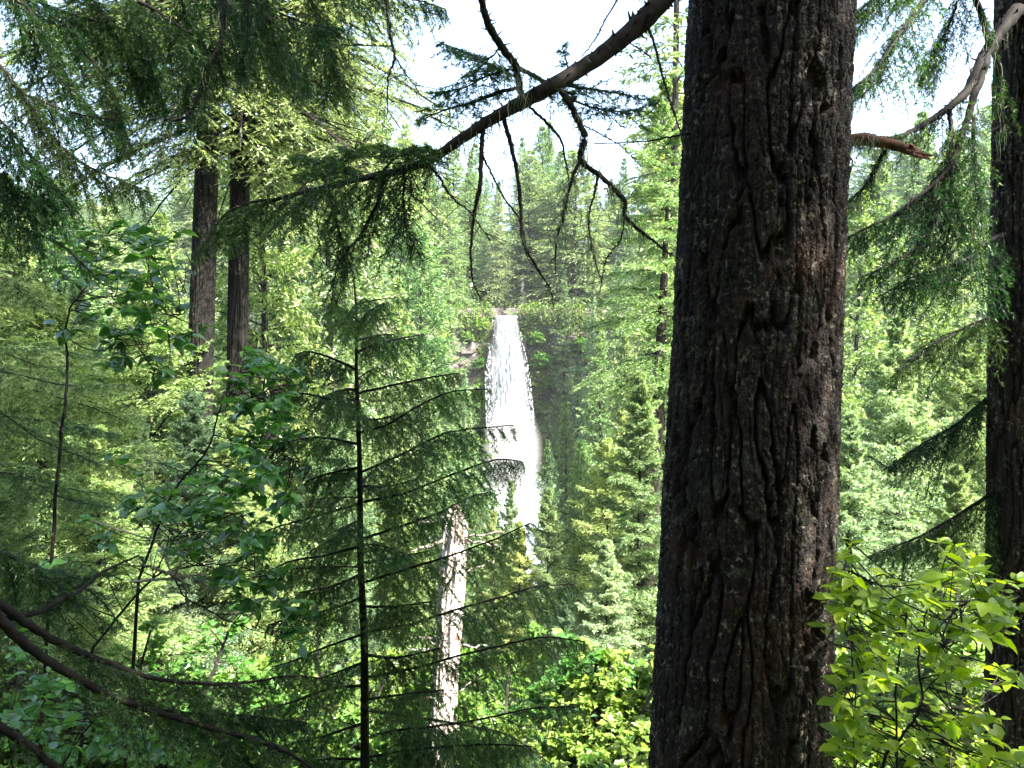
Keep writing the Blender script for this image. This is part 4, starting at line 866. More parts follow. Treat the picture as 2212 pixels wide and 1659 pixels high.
# ------------------------------------------------------------------ slim sapling
sp = bpy.data.objects.new('fir_sapling', None); C.objects.link(sp); tag(sp, 'slim dark fir sapling with long upswept boughs left of centre', 'tree')
SD = 4.6
tp = uvpath([(764, 600, 1.5), (770, 680, 2.6), (770, 800, 3.8), (777, 1000, 5.6), (779, 1200, 7), (787, 1400, 8.5), (788, 1600, 10), (791, 1800, 11), (793, 2300, 13)], (SD, SD))
tp[-1, 2] = min(tp[-1, 2], float(ground(tp[-1, 0], SD)) - .1)
ta = Acc(); tube(ta, tp, 14, .10); knots(ta, tp, rs, 120, .25); link('trunk', ta.mesh('trunk', [M['bark']], True), sp)
SB = [
 [(772, 735), (815, 725), (850, 722)], [(775, 905), (820, 905), (880, 890)], [(779, 1050), (840, 1050), (900, 1035)], [(788, 1215), (850, 1205), (925, 1190)], [(790, 1310), (850, 1310), (930, 1300)], [(796, 1415), (860, 1420), (950, 1400)], [(798, 1510), (870, 1500), (960, 1490)],
 [(772, 840), (730, 845), (690, 860)], [(776, 1010), (720, 1020), (660, 1040)], [(780, 1140), (730, 1160), (670, 1190)], [(784, 1240), (720, 1265), (650, 1280)], [(786, 1430), (720, 1455), (640, 1480)],
 [(772, 760), (820, 742), (870, 730), (915, 722)], [(773, 850), (857, 830), (932, 815), (990, 806)], [(775, 935), (835, 918), (895, 882), (969, 848), (1048, 840)], [(779, 1020), (857, 987), (939, 945), (988, 930), (1108, 918)],
 [(786, 1084), (876, 1065), (969, 1028), (1066, 994), (1126, 996)], [(786, 1163), (876, 1133), (951, 1107), (1007, 1077), (1060, 1062)], [(790, 1257), (876, 1230), (969, 1201), (1063, 1167), (1145, 1130)],
 [(790, 1365), (895, 1346), (988, 1316), (1081, 1290), (1156, 1268), (1240, 1262)], [(798, 1462), (895, 1443), (988, 1417), (1081, 1395), (1175, 1376), (1262, 1386)],
 [(801, 1589), (876, 1574), (932, 1570), (1044, 1552), (1156, 1529), (1252, 1527)], [(801, 1634), (895, 1619), (1044, 1608), (1150, 1612)], [(798, 1535), (895, 1548), (1007, 1567), (1100, 1589), (1193, 1652)],
 [(773, 800), (720, 775), (670, 760), (640, 765)], [(774, 880), (710, 862), (650, 850), (610, 860)], [(776, 960), (700, 945), (640, 950), (585, 965)], [(778, 1088), (672, 1118), (600, 1138), (548, 1160)], [(780, 1180), (700, 1200), (620, 1215), (560, 1250)],
 [(784, 1290), (700, 1320), (630, 1335), (580, 1350)], [(786, 1369), (691, 1402), (640, 1425), (590, 1440)], [(788, 1480), (700, 1490), (620, 1520), (550, 1530)], [(789, 1560), (700, 1590), (620, 1610), (560, 1640)], [(789, 1640), (700, 1640), (640, 1660)],
 [(772, 700), (800, 672), (830, 655)], [(770, 690), (740, 668), (715, 655)]]
for k_, row in enumerate(SB):
    m_ = len(row); right = row[-1][0] > 790; dz = rs.uniform(-.5, .5) if right else rs.uniform(-.6, .6)
    p_ = uvpath([(u, v, 2.8 * (1 - i_ / m_) ** .8 + .6) for i_, (u, v) in enumerate(row)], (SD, SD + dz), jit=.001, rs=rs)
    lm = Limb(sp); tube(lm.w, p_, 6, .12); Ln = abs(row[-1][0] - row[0][0]) / 1720 * SD
    sprays(lm.w, lm.n, p_, rs, .08, 1., int(20 + 40 * Ln), min(.40, .12 + .26 * Ln), (.35, .9), .75, 9, nd=60, ln=.024, wd=.0028, vert=.15)
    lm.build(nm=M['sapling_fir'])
for k_ in range(14):       # boughs towards and away from the camera
    t = rs.uniform(.08, .62); i_ = int(t * (len(tp) - 1)); P0 = tp[i_, :3]; az = rs.choice([-1, 1]) * math.pi / 2 + rs.normal() * .5; L_ = .25 + .75 * t
    D = np.array([math.cos(az), math.sin(az), .25]); s_ = np.linspace(0, 1, 14)[:, None]
    p_ = np.concatenate([P0 + D * L_ * s_ - ZV * .1 * L_ * s_ ** 2, .006 * (1 - s_ * .8)], 1)
    lm = Limb(sp); tube(lm.w, p_, 5, .1); sprays(lm.w, lm.n, p_, rs, .08, 1., int(8 + 20 * L_), .12 + .2 * L_, (.35, .9), .7, 8, nd=60, ln=.024, wd=.0028, vert=.15); lm.build(nm=M['sapling_fir'])
print('sapling', time.time() - T0)

# ------------------------------------------------------------------ twin trunks behind
def far_trunk_tree(u0, u1, vbot, rtop, rbot, d, label, crown_seed, R, base, Hx=26):
    e = bpy.data.objects.new('fir_tree', None); C.objects.link(e); tag(e, label, 'tree')
    p0 = at(u0, 350, d); p1 = at(u1, vbot, d); g = float(ground(p1[0], d))
    k = (p0[0] - p1[0]) / (p0[2] - p1[2]); z = np.linspace(g - .5, g + Hx, 500)
    cen = lambda Z: (p1[0] + (Z - p1[2]) * k, d + 0 * Z); r_a, r_b2 = rtop / 1720 * d, rbot / 1720 * d
    rf = lambda Z: np.interp(Z, [g, p1[2], p0[2], g + Hx], [r_b2 * 1.15, r_b2, r_a, .03])
    link('trunk', furrowed_trunk(cen, rf, z, 160, rs, .035, crown_seed, .6).mesh('trunk', [M['bark_mid']], True), e)
    _, _, cm = (0, *conifer('crown_', Hx * .84, R, base, 1, crown_seed, M['fir'], M['bark_mid'], whorls=46, per=5, r0=.02, dens=1.1, droop=.35))
    link('crown', cm, e, (float(cen(p0[2])[0]), d, g + Hx * .14)); return e, cen, g
far_trunk_tree(447, 432, 830, 21, 25, 13.5, 'left and thicker one of the twin dark trunks', 51, 4.0, .43)
far_trunk_tree(519, 512, 830, 18, 20, 14.5, 'right and thinner one of the twin dark trunks', 52, 3.8, .41)
e = bpy.data.objects.new('fir_tree', None); C.objects.link(e); tag(e, 'thin grey trunk at the left edge of the big trunk', 'tree')
p0 = at(1457, 330, 24); gz = float(ground(p0[0], 24)); ta = Acc(); tube(ta, np.stack([np.full(40, p0[0]) , np.full(40, 24.), np.linspace(gz, 14, 40), np.linspace(.2, .06, 40)], 1), 10, .08); link('trunk', ta.mesh('trunk', [M['bark_mid']], True), e)
_, _, cm = (0, *conifer('crown_', 26, 2.2, .35, 2, 53, M['fir'], M['bark_mid'], whorls=30, per=4, r0=.02)); link('crown', cm, e, (p0[0], 24, gz + 6))
e = bpy.data.objects.new('fir_tree', None); C.objects.link(e); tag(e, 'dark leaning trunk low beside the left edge of the big trunk', 'tree')
p0 = at(1405, 1090, 15); p1 = at(1420, 880, 15); ta = Acc(); tube(ta, smooth_path([[p0[0] - .1, 15, float(ground(p0[0], 15)) - .3, .2], [*p0, .17], [*p1, .13], [p1[0] + .15, 15, p1[2] + 4, .03]], 10), 12, .1); link('trunk', ta.mesh('trunk', [M['bark']], True), e)
_, _, cm = (0, *conifer('crown_', 8, 1.6, .3, 1, 54, M['fir_yellow'], M['bark_mid'], whorls=16, per=5, r0=.02)); link('crown', cm, e, (p1[0], 15, p1[2] - 2.))

# ------------------------------------------------------------------ broken snag
sn = bpy.data.objects.new('broken_snag', None); C.objects.link(sn); tag(sn, 'tall pale broken snag with peeling bark right of the sapling', 'snag')
d = 7.6; q0, q1 = at(985, 1092, d), at(952, 1659, d); zs = np.linspace(float(ground(q1[0], d)) - .3, q0[2], 240); th = np.linspace(0, 2 * np.pi, 96, endpoint=False); TH, ZZ = np.meshgrid(th, zs)
k = (ZZ - q1[2]) / (q0[2] - q1[2]); rr = np.interp(k, [-.5, 0, .8, 1.], [.14, .125, .115, .09]); cxx = q1[0] + (q0[0] - q1[0]) * k
jag = np.clip((k - .90 + .16 * pn(np.cos(TH) * 4, np.sin(TH) * 4, TH * 0 + 1.5) + .05 * pn(np.cos(TH) * 11, np.sin(TH) * 11, TH * 0 + 3.5)) / .03, 0, 1); rr = rr * (1 - .75 * jag)
flake = np.clip(fbm(np.cos(TH) * 2.2, np.sin(TH) * 2.2, ZZ * 1.1, 3) * 3, 0, 1); rr = rr + .02 * flake + .012 * fbm(np.cos(TH) * 6, np.sin(TH) * 6, ZZ * 2.5, 3)
V = np.stack([cxx + np.cos(TH) * rr, d + np.sin(TH) * rr, ZZ], -1); i = np.arange(239)[:, None] * 96; j = np.arange(96)[None]
a = Acc(); a.add(V.reshape(-1, 3), Q=np.stack([i + j, i + (j + 1) % 96, i + 96 + (j + 1) % 96, i + 96 + j], -1).reshape(-1, 4)); link('trunk', a.mesh('trunk', [M['pale_snag']], True), sn)
a = Acc()
for k_ in range(26):
    z0 = rs.uniform(q1[2], q0[2]); kk = (z0 - q1[2]) / (q0[2] - q1[2]); az = rs.uniform(0, 6.28); c0 = np.array([q1[0] + (q0[0] - q1[0]) * kk, d, z0]); D = np.array([math.cos(az), math.sin(az), rs.uniform(-.2, .5)]); L_ = rs.uniform(.3, .6)
    tube(a, np.concatenate([c0 + D * np.linspace(.1, L_, 8)[:, None] + rs.normal(size=(8, 3)) * .01, np.linspace(.016, .005, 8)[:, None]], 1), 5)
link('dead_branches', a.mesh('dead_branches', [M['dead']]), sn)

# ------------------------------------------------------------------ overhead tree on the left with hanging boughs
ov = bpy.data.objects.new('fir_tree', None); C.objects.link(ov); tag(ov, 'overhanging fir whose drooping boughs fill the upper left corner', 'tree')
tb = np.array([-4.4, 3.4]); gz = float(ground(*tb)); a = Acc(); tube(a, np.stack([np.full(60, tb[0]), np.full(60, tb[1]), np.linspace(gz - .3, 13, 60), np.linspace(.3, .06, 60)], 1), 24, .1); link('trunk', a.mesh('trunk', [M['bark']], True), ov)
OV = [
 ([(-120, 40, 6), (0, 142, 5), (45, 202, 4.6), (97, 276, 4), (142, 325, 3.4), (187, 358, 3), (254, 388, 2), (317, 412, 1.2)], (3.2, 3.6), 56, .30),
 ([(37, 196, 3), (105, 224, 2.6), (168, 246, 2), (261, 261, 1.2)], (3.3, 3.6), 34, .25),
 ([(-60, -60, 5), (60, 20, 4), (100, 100, 3), (150, 180, 2), (200, 240, 1.2)], (3.4, 3.9), 50, .28),
 ([(200, -60, 5), (330, 20, 4), (403, 67, 3), (467, 97, 2), (540, 140, 1.2)], (3.6, 4.0), 50, .28),
 ([(490, -60, 6), (485, 0, 6), (478, 86, 5), (448, 149, 5), (429, 209, 4.5), (403, 254, 3), (355, 260, 1.6)], (3.8, 3.7), 20, .2),
 ([(540, -60, 4), (538, 0, 4), (534, 105, 3.4), (525, 160, 2)], (3.7, 3.7), 22, .22),
 ([(572, -60, 4), (575, 0, 4), (582, 49, 3), (600, 112, 2), (625, 200, 1.2)], (3.9, 3.9), 30, .25),
 ([(820, -60, 4), (837, 0, 4), (840, 63, 3.6), (852, 123, 2.8), (839, 168, 2), (837, 245, 1.2)], (3.4, 3.4), 0, .2),
 ([(852, 123, 1.8), (880, 164, 1.5), (910, 205, 1)], (3.4, 3.4), 0, .2),
 ([(-160, 380, 5), (-20, 455, 4.5), (56, 497, 4), (134, 530, 3), (200, 590, 2)], (3.4, 3.8), 10, .2),
 ([(-100, 200, 4), (0, 260, 3.4), (60, 330, 2.8), (110, 400, 2), (150, 440, 1.2)], (3.0, 3.4), 50, .3),
 ([(250, -60, 4), (300, 60, 3), (330, 160, 2.4), (350, 240, 1.6)], (4.2, 4.4), 50, .3),
 ([(380, -60, 4), (400, 40, 3), (420, 150, 2.4), (400, 240, 1.6)], (4.4, 4.6), 50, .3),
 ([(620, -80, 5), (680, 20, 4), (700, 90, 3), (720, 150, 2), (735, 200, 1)], (4.4, 4.8), 56, .34),
 ([(480, -80, 5), (560, 40, 4), (620, 120, 3), (660, 180, 2)], (4.6, 5), 56, .34),
 ([(-60, -100, 4), (40, -20, 3.5), (150, 30, 3), (260, 60, 2)], (3.8, 4.2), 60, .34),
 ([(100, -100, 4), (200, 0, 3.5), (260, 90, 3), (290, 190, 2)], (4.0, 4.4), 60, .32),
 ([(330, -100, 4), (450, -20, 3.5), (560, 10, 3), (660, 50, 2), (730, 60, 1)], (3.9, 4.2), 60, .34),
 ([(600, -100, 4), (700, -40, 3.5), (800, -10, 3), (900, 0, 2), (960, 20, 1)], (4.4, 4.8), 50, .3),
 ([(180, 110, 3), (230, 170, 2.6), (255, 240, 2), (270, 330, 1.2)], (3.9, 4.0), 40, .28),
 ([(-80, 320, 4), (0, 380, 3), (60, 420, 2.4), (130, 430, 1.4)], (3.4, 3.6), 40, .28),
]
def offscreen_root(p_, tb, rise=.45):   # carries each bough on, in a natural arch, to the trunk it grows from
    P = p_[0, :3]; B = norm(P - p_[6, :3]); T_ = np.array([tb[0], tb[1], P[2] + rise * (.4 + rs.rand())]); L_ = np.linalg.norm(T_ - P)
    m1 = P + B * L_ * .25 + rs.normal(size=3) * .03; m2 = (m1 * .45 + T_ * .55) + [0, 0, .10 * L_] + rs.normal(size=3) * .06 * [1, 1, .6]; r = p_[0, 3]
    q = smooth_path([[*T_, r * 1.9], [*m2, r * 1.5], [*m1, r * 1.15], [*P, r]], 12); return q
for k_, (rows, dd, nn, LL) in enumerate(OV):
    lm = Limb(ov); p_ = uvpath(rows, dd, jit=.0015, rs=rs); tube(lm.w, p_, 7, .15)
    if rows[0][1] < 390 and rows[0][0] not in (852, 37, 180):
        q_ = offscreen_root(p_, tb); tube(lm.w, q_, 7, .15); knots(lm.w, q_, rs, 30, .7); sprays(lm.w, lm.n, q_, rs, .25, 1., 24, .28, (.3, .9), .6, 8); twigs(lm.w, q_, rs, 10, .2)
    knots(lm.w, p_, rs, 40, .9)
    if nn: sprays(lm.w, lm.n, p_, rs, .1, 1., nn, LL, (.3, .9), .7, 9)
    twigs(lm.w, p_, rs, 14, .2)
    lichen(lm.l, p_[4::7, :3], np.full(len(p_[4::7]), .13), 8, rs, .0016)
    lm.build()

# sunlit layered boughs at the left edge
lb = bpy.data.objects.new('fir_tree', None); C.objects.link(lb); tag(lb, 'sunlit fir at the left edge with layered pale boughs reaching right', 'tree')
tb3 = np.array([-5.1, 6.0]); gz = float(ground(*tb3)); a = Acc(); tube(a, np.stack([np.full(40, tb3[0]), np.full(40, tb3[1]), np.linspace(gz - .3, 2.6, 40), np.linspace(.13, .01, 40)], 1), 12, .1); link('trunk', a.mesh('trunk', [M['bark']], True), lb)
for k_ in range(11):
    v0 = 610 + k_ * 46 + rs.uniform(-12, 12); u1 = np.interp(v0, [560, 800, 1050, 1400], [60, 260, 380, 330]) * rs.uniform(.55, 1.05); dv = rs.uniform(-10, 90); d1 = rs.uniform(4.9, 6.6); E = at(u1, v0 + dv, d1)
    S_ = np.array([tb3[0], tb3[1], at(-300, v0 - 40, 6.)[2] - .2]); mid = (S_ * .45 + E * .55) + [0, 0, .12]
    mid = mid + rs.normal(size=3) * [.1, .1, .08]; p_ = smooth_path([[*S_, .012], [*mid, .006], [*(mid * .4 + E * .6 + rs.normal(size=3) * .03), .0035], [*E, .0015]], 10); lm = Limb(lb); tube(lm.w, p_, 6, .12)
    sprays(lm.w, lm.n, p_, rs, .25, 1., 50, .40, (.05, .3), .12, 9, nd=50, ln=.024, wd=.0040, vert=.10, vhi=1.25); lm.build(None, M['fir_yellow'] if k_ % 2 else M['fir'])

# dark lower-left boughs
lo = bpy.data.objects.new('fir_tree', None); C.objects.link(lo); tag(lo, 'fir just outside the left edge whose black boughs sag across the lower left corner', 'tree')
tb2 = np.array([-2.9, 2.2]); gz = float(ground(*tb2)); a = Acc(); tube(a, np.stack([np.full(40, tb2[0]), np.full(40, tb2[1]), np.linspace(gz - .3, 7, 40), np.linspace(.16, .03, 40)], 1), 16, .1); link('trunk', a.mesh('trunk', [M['bark']], True), lo)
LO = [
 ([(-60, 1270, 13), (37, 1376, 11), (112, 1432, 9.5), (224, 1495, 8.5), (336, 1537, 7), (448, 1570, 6), (560, 1600, 5.5), (635, 1634, 4), (720, 1690, 2)], (2.6, 3.4), 34, .26),
 ([(-20, 1290, 10), (75, 1357, 9), (149, 1398, 8), (243, 1436, 6.5), (336, 1466, 5), (448, 1477, 4), (541, 1473, 3), (640, 1460, 2), (740, 1475, 1)], (2.7, 3.5), 62, .28),
 ([(-40, 1345, 8), (75, 1324, 6), (131, 1294, 5), (179, 1271, 4), (224, 1234, 3), (300, 1200, 2)], (2.7, 3.3), 12, .2),
 ([(-100, 1510, 12), (0, 1570, 10), (75, 1622, 9), (160, 1690, 7)], (2.5, 2.8), 8, .2),
 ([(450, 1572, 4), (520, 1640, 3), (600, 1690, 2)], (3.2, 3.4), 40, .3), ([(300, 1520, 4), (400, 1540, 3.4), (520, 1545, 2.6), (660, 1560, 1.6)], (3.1, 3.6), 60, .32),
 ([(-60, 1180, 6), (20, 1200, 5), (90, 1230, 4), (150, 1240, 2)], (2.8, 3.2), 40, .3)]
for k_, (rows, dd, nn, LL) in enumerate(LO):
    lm = Limb(lo); p_ = uvpath(rows, dd, jit=.0015, rs=rs); tube(lm.w, p_, 9, .15); knots(lm.w, p_, rs, 50, .5)
    if rows[0][0] < 0:
        q_ = offscreen_root(p_, tb2, .25); tube(lm.w, q_, 8, .15); knots(lm.w, q_, rs, 30, .5); sprays(lm.w, lm.n, q_, rs, .3, 1., 14, .25, (.2, .7), .45, 8)
    sprays(lm.w, lm.n, p_, rs, .3 if k_ == 0 else .2, 1., nn, LL, (.2, .7), .45, 10); lm.build(M['shade_twig'])
for k_, rows in enumerate([[(300, 1215, 2), (340, 1230, 3), (373, 1242, 3.4), (400, 1262, 3), (402, 1290, 3), (410, 1325, 2)], [(281, 1256, 3), (330, 1253, 3), (390, 1246, 2.6), (440, 1240, 1.6)], [(402, 1245, 2.6), (425, 1252, 2), (452, 1268, 1)], [(390, 1216, 2.6), (372, 1243, 2.6), (352, 1180, 1.6)], [(180, 1120, 2.4), (240, 1140, 2.2), (330, 1165, 1.6)]]):
    lm = Limb(lo, 'dead_branch'); p_ = uvpath(rows, (3.9, 4.0), jit=.002, rs=rs); tube(lm.w, p_, 6, .15); twigs(lm.w, p_, rs, 10, .12, 4, .0014, .1); lm.build(M['dead'])
print('near boughs', time.time() - T0)

# ------------------------------------------------------------------ dogwood and the yellow-green shrub
def leafy(parent_name, label, cat, stems, clusters, leaf, mat, d_, rs, whorl=5, flatten=.35, tilt=.4, down=.3, group=None, dn_=1.):
    e = bpy.data.objects.new(parent_name, None); C.objects.link(e); tag(e, label, cat, group)
    pts = []
    for rows, dd in stems:
        a_ = Acc(); p_ = uvpath(rows, dd, jit=.002, rs=rs); p_[:, 3] *= .45; tube(a_, p_, 8, .08); link('stem', a_.mesh('stem', [M['twig']], True), e); pts.append(p_[:, :3])
    pts = np.concatenate(pts); tw_ = Acc(); lv = Acc()
    for (u, v, ru, rv, n) in clusters:
        n = int(n * dn_)
        dz = rs.uniform(-.3, .35); dmid = d_ + dz
        m = max(1, n // whorl); ends = np.array([at(u + rs.normal() * ru * .55, v + rs.normal() * rv * .55, dmid + rs.normal() * .22) for _ in range(m)])
        for E in ends:
            S_ = pts[np.argmin(np.linalg.norm(pts - E, axis=1) + rs.rand(len(pts)) * .1 + np.clip(pts[:, 2] - E[2], 0, 1) * .5)]
            mid = (S_ + E) / 2 + [0, 0, -.04 * np.linalg.norm(E - S_)] + rs.normal(size=3) * .015
            tube(tw_, smooth_path([[*S_, .0035], [*mid, .0024], [*E, .0012]], 6), 4)
            D0 = norm(E - mid); az = rs.rand() * 6.28 + np.arange(whorl) * 2 * np.pi / whorl * 1.0
            DD = np.stack([np.cos(az), np.sin(az), -down + rs.normal(size=whorl) * .25], 1) + D0 * .6
            leaves(lv, np.repeat(E[None], whorl, 0) + rs.normal(size=(whorl, 3)) * .006, DD * [1, 1, 1], np.full(whorl, leaf), rs, tilt)
            f = rs.randint(1, 4); tt = rs.uniform(.35, .9, f)[:, None]; Pm = mid + (E - mid) * tt
            leaves(lv, Pm, rs.normal(size=(f, 3)) * [1, 1, .3] - [0, 0, down], np.full(f, leaf * .9), rs, tilt)
    link('twigs', tw_.mesh('twigs', [M['twig']]), e); link('foliage', lv.mesh('foliage', [mat], True), e)
    return e
gD = 'dogwood clumps in the left foreground'
leafy('dogwood_shrub', 'upper dogwood clump with round leaves before the left trees', 'shrub',
      [([(80, 1800, 10), (100, 1400, 9), (126, 1000, 8), (140, 880, 7), (146, 792, 6), (142, 725, 5), (150, 670, 4), (170, 640, 3.6), (194, 606, 3), (209, 560, 2), (215, 510, 1.5)], (4.4, 4.3)), ([(142, 725, 3), (190, 755, 3), (250, 750, 2.6), (310, 710, 2), (390, 680, 1.2)], (4.4, 4.3)), ([(165, 650, 3), (240, 640, 2.4), (330, 620, 2), (430, 640, 1.2)], (4.3, 4.4))],
      [(170, 515, 40, 25, 30), (250, 510, 60, 30, 50), (330, 530, 60, 40, 45), (200, 580, 60, 40, 50), (290, 600, 60, 40, 60), (340, 640, 50, 40, 40), (130, 700, 30, 25, 22), (220, 680, 40, 40, 25), (310, 690, 60, 50, 50), (400, 730, 50, 30, 25), (280, 770, 60, 30, 25), (330, 800, 30, 25, 12)], .082, M['leaf'], 4.35, rs, group=gD)
leafy('dogwood_shrub', 'middle dogwood clump with glossy leaves right of the twin trunks', 'shrub',
      [([(300, 1250, 7), (373, 1065, 6), (448, 972, 5), (474, 886, 4), (504, 841, 3.4), (523, 792, 2.6), (530, 740, 1.5)], (4.5, 4.4)), ([(474, 890, 3), (540, 860, 2.6), (600, 840, 2), (640, 800, 1)], (4.4, 4.3)), ([(460, 940, 3), (540, 960, 2.6), (620, 985, 2), (670, 1010, 1)], (4.5, 4.3)), ([(300, 1250, 8), (260, 1800, 10)], (4.5, 4.5))],
      [(575, 775, 40, 30, 45), (620, 800, 40, 40, 45), (520, 830, 50, 40, 45), (600, 870, 60, 40, 70), (560, 920, 60, 40, 60), (640, 950, 50, 30, 45), (520, 970, 50, 30, 40), (600, 1010, 60, 40, 55), (540, 1050, 60, 40, 50), (470, 1030, 50, 30, 35), (610, 1090, 40, 30, 25), (400, 1010, 50, 40, 20), (300, 1000, 40, 25, 15)], .084, M['leaf'], 4.4, rs, group=gD)
leafy('dogwood_shrub', 'lower dogwood bough arching down toward the sapling', 'shrub',
      [([(200, 1400, 7), (300, 1280, 6), (360, 1235, 5), (400, 1290, 4), (448, 1316, 3.4), (504, 1346, 3), (597, 1376, 2), (640, 1400, 1)], (4.2, 4.1)), ([(360, 1235, 4), (440, 1220, 3), (520, 1225, 2.6), (600, 1260, 2), (650, 1320, 1)], (4.2, 4.1)), ([(330, 1250, 4), (380, 1160, 3), (450, 1110, 2), (520, 1110, 1)], (4.2, 4.2)), ([(200, 1400, 8), (150, 1850, 10)], (4.2, 4.2))],
      [(370, 1085, 60, 30, 45), (300, 1080, 50, 30, 25), (440, 1110, 60, 35, 50), (520, 1130, 60, 35, 50), (560, 1180, 50, 35, 40), (420, 1180, 60, 35, 35), (500, 1240, 60, 35, 55), (590, 1260, 50, 40, 55), (630, 1320, 35, 35, 35), (540, 1300, 50, 30, 30), (640, 1370, 25, 30, 16), (340, 1120, 40, 30, 18), (250, 1160, 60, 40, 20), (160, 1250, 60, 50, 20)], .082, M['leaf'], 4.15, rs, group=gD)
leafy('dogwood_shrub', 'shaded low dogwood leaves at the bottom left corner', 'shrub',
      [([(60, 2000, 8), (120, 1700, 6), (200, 1560, 4), (300, 1500, 2)], (3.9, 3.9)), ([(120, 1700, 5), (260, 1640, 4), (400, 1600, 2)], (3.9, 4.0)), ([(60, 1800, 4), (20, 1600, 3), (40, 1480, 2)], (3.9, 4))],
      [(100, 1480, 80, 40, 60), (60, 1560, 60, 40, 60), (180, 1540, 80, 40, 70), (260, 1600, 80, 40, 70), (360, 1620, 80, 30, 60), (160, 1630, 90, 30, 70), (450, 1640, 60, 30, 40), (300, 1450, 80, 30, 30), (40, 1400, 50, 40, 30)], .07, M['leaf'], 3.95, rs, group=gD)
leafy('leafy_shrub', 'glowing yellow-green shrub between the two near trunks', 'shrub',
      [([(1880, 1900, 9), (1905, 1659, 8), (1946, 1593, 7), (1991, 1522, 6), (1984, 1436, 5), (1991, 1361, 4), (2032, 1234, 3), (2066, 1165, 2)], (2.7, 2.6)), ([(1940, 1900, 8), (1938, 1640, 6), (1935, 1500, 4.5), (1945, 1400, 4), (1960, 1330, 2)], (2.75, 2.7)),
       ([(1846, 1900, 2.6), (1842, 1473, 2.4), (1836, 1339, 2), (1834, 1168, 1.4)], (2.6, 2.55)), ([(2050, 1900, 5), (2052, 1660, 4.4), (2060, 1560, 4), (2035, 1440, 3), (2050, 1380, 2)], (2.8, 2.8)), ([(1990, 1500, 3), (2050, 1440, 2.6), (2110, 1410, 2.2), (2170, 1400, 1.6)], (2.6, 2.5)), ([(1990, 1370, 3), (1920, 1290, 2.4), (1850, 1240, 2), (1780, 1230, 1.2)], (2.62, 2.7)), ([(2060, 1320, 3), (2120, 1290, 2.4), (2200, 1288, 2)], (2.5, 2.4))],
      [(2065, 1175, 22, 18, 22), (2090, 1205, 25, 22, 25), (2050, 1240, 45, 30, 60), (1990, 1270, 45, 30, 55), (2110, 1250, 45, 30, 45), (2150, 1290, 45, 35, 35), (2190, 1250, 30, 30, 16), (1835, 1200, 25, 25, 14), (1810, 1250, 40, 25, 35), (1860, 1260, 45, 25, 40), (1900, 1290, 45, 25, 45), (1830, 1300, 45, 25, 45),
       (1950, 1330, 60, 35, 65), (2040, 1330, 60, 40, 65), (2120, 1360, 60, 40, 50), (1850, 1360, 60, 30, 35), (1900, 1400, 60, 30, 35), (2000, 1410, 60, 35, 45), (2170, 1340, 40, 40, 30), (1830, 1440, 50, 40, 50), (1880, 1480, 50, 40, 45), (2080, 1450, 60, 40, 45), (2160, 1470, 50, 50, 45), (1840, 1540, 50, 40, 60), (1930, 1530, 50, 40, 40), (2040, 1530, 60, 40, 50), (2130, 1560, 60, 50, 60), (1820, 1610, 50, 40, 65), (1910, 1620, 50, 40, 60), (2000, 1620, 60, 40, 65), (2090, 1640, 60, 40, 65), (2190, 1640, 50, 50, 50)], .058, M['leaf_bright'], 2.65, rs, whorl=4, tilt=.35, down=.15, dn_=.7)
print('done', time.time() - T0, 'bytes')

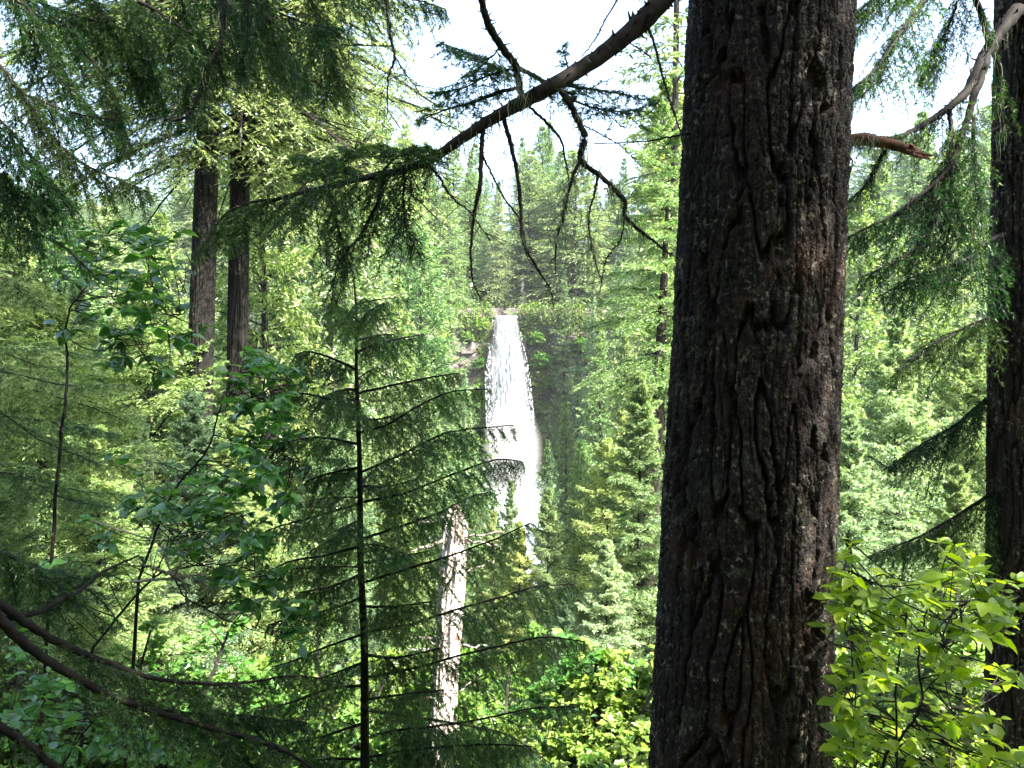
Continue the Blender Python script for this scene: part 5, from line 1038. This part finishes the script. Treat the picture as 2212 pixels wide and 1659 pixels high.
# ------------------------------------------------------------------ air
m, N, L = newmat('valley_air'); out = N.new('ShaderNodeOutputMaterial'); pv = N.new('ShaderNodeVolumePrincipled')
pv.inputs['Color'].default_value = (.92, .97, 1, 1); pv.inputs['Density'].default_value = .0003; pv.inputs['Anisotropy'].default_value = .2; L.new(pv.outputs[0], out.inputs['Volume'])
a = Acc(); V = np.array([[x, y, z] for x in (-235, 235) for y in (-70, 430) for z in (-26, 82)], float)
a.add(V, Q=[[0, 1, 3, 2], [4, 6, 7, 5], [0, 4, 5, 1], [2, 3, 7, 6], [0, 2, 6, 4], [1, 5, 7, 3]])
tag(link('haze', a.mesh('haze', [m])), 'thin pale air over the ravine', kind='stuff')
cy.volume_bounces = 0

m, N, L = newmat('spray_mist'); out = N.new('ShaderNodeOutputMaterial'); pv = N.new('ShaderNodeVolumePrincipled'); tc = N.new('ShaderNodeTexCoord'); n1 = N.new('ShaderNodeTexNoise'); n1.inputs['Scale'].default_value = 2.2; n1.inputs['Detail'].default_value = 3
g_ = N.new('ShaderNodeTexGradient'); g_.gradient_type = 'SPHERICAL'; L.new(tc.outputs['Object'], g_.inputs[0]); L.new(tc.outputs['Object'], n1.inputs['Vector'])
q_ = N.new('ShaderNodeMath'); q_.operation = 'MULTIPLY'; L.new(g_.outputs['Fac'], q_.inputs[0]); L.new(n1.outputs['Fac'], q_.inputs[1]); q2 = N.new('ShaderNodeMath'); q2.operation = 'MULTIPLY'; q2.inputs[1].default_value = .9; L.new(q_.outputs[0], q2.inputs[0]); L.new(q2.outputs[0], pv.inputs['Density'])
pv.inputs['Color'].default_value = (1, 1, 1, 1); L.new(pv.outputs[0], out.inputs['Volume'])
th = np.linspace(0, 2 * np.pi, 24, endpoint=False); a = Acc(); zz = np.sin(np.linspace(-1.5, 1.5, 14)); rr = np.cos(np.linspace(-1.5, 1.5, 14)); V = np.stack([np.cos(th)[None] * rr[:, None], np.sin(th)[None] * rr[:, None], np.repeat(zz[:, None], 24, 1)], -1)
i = np.arange(13)[:, None] * 24; j = np.arange(24)[None]; a.add(V.reshape(-1, 3), Q=np.stack([i + j, i + (j + 1) % 24, i + 24 + (j + 1) % 24, i + 24 + j], -1).reshape(-1, 4))
e = np.arange(24); a.add(np.vstack([V[0], [0, 0, -1]]), T=np.stack([(e + 1) % 24, e, e * 0 + 24], 1)); a.add(np.vstack([V[-1], [0, 0, 1]]), T=np.stack([e, (e + 1) % 24, e * 0 + 24], 1))
o = link('mist', a.mesh('mist', [m], True), None, (0, CLY - 5, -13)); o.scale = (3.3, 3.5, 6.0); tag(o, 'white spray drifting at the foot of the waterfall', kind='stuff')
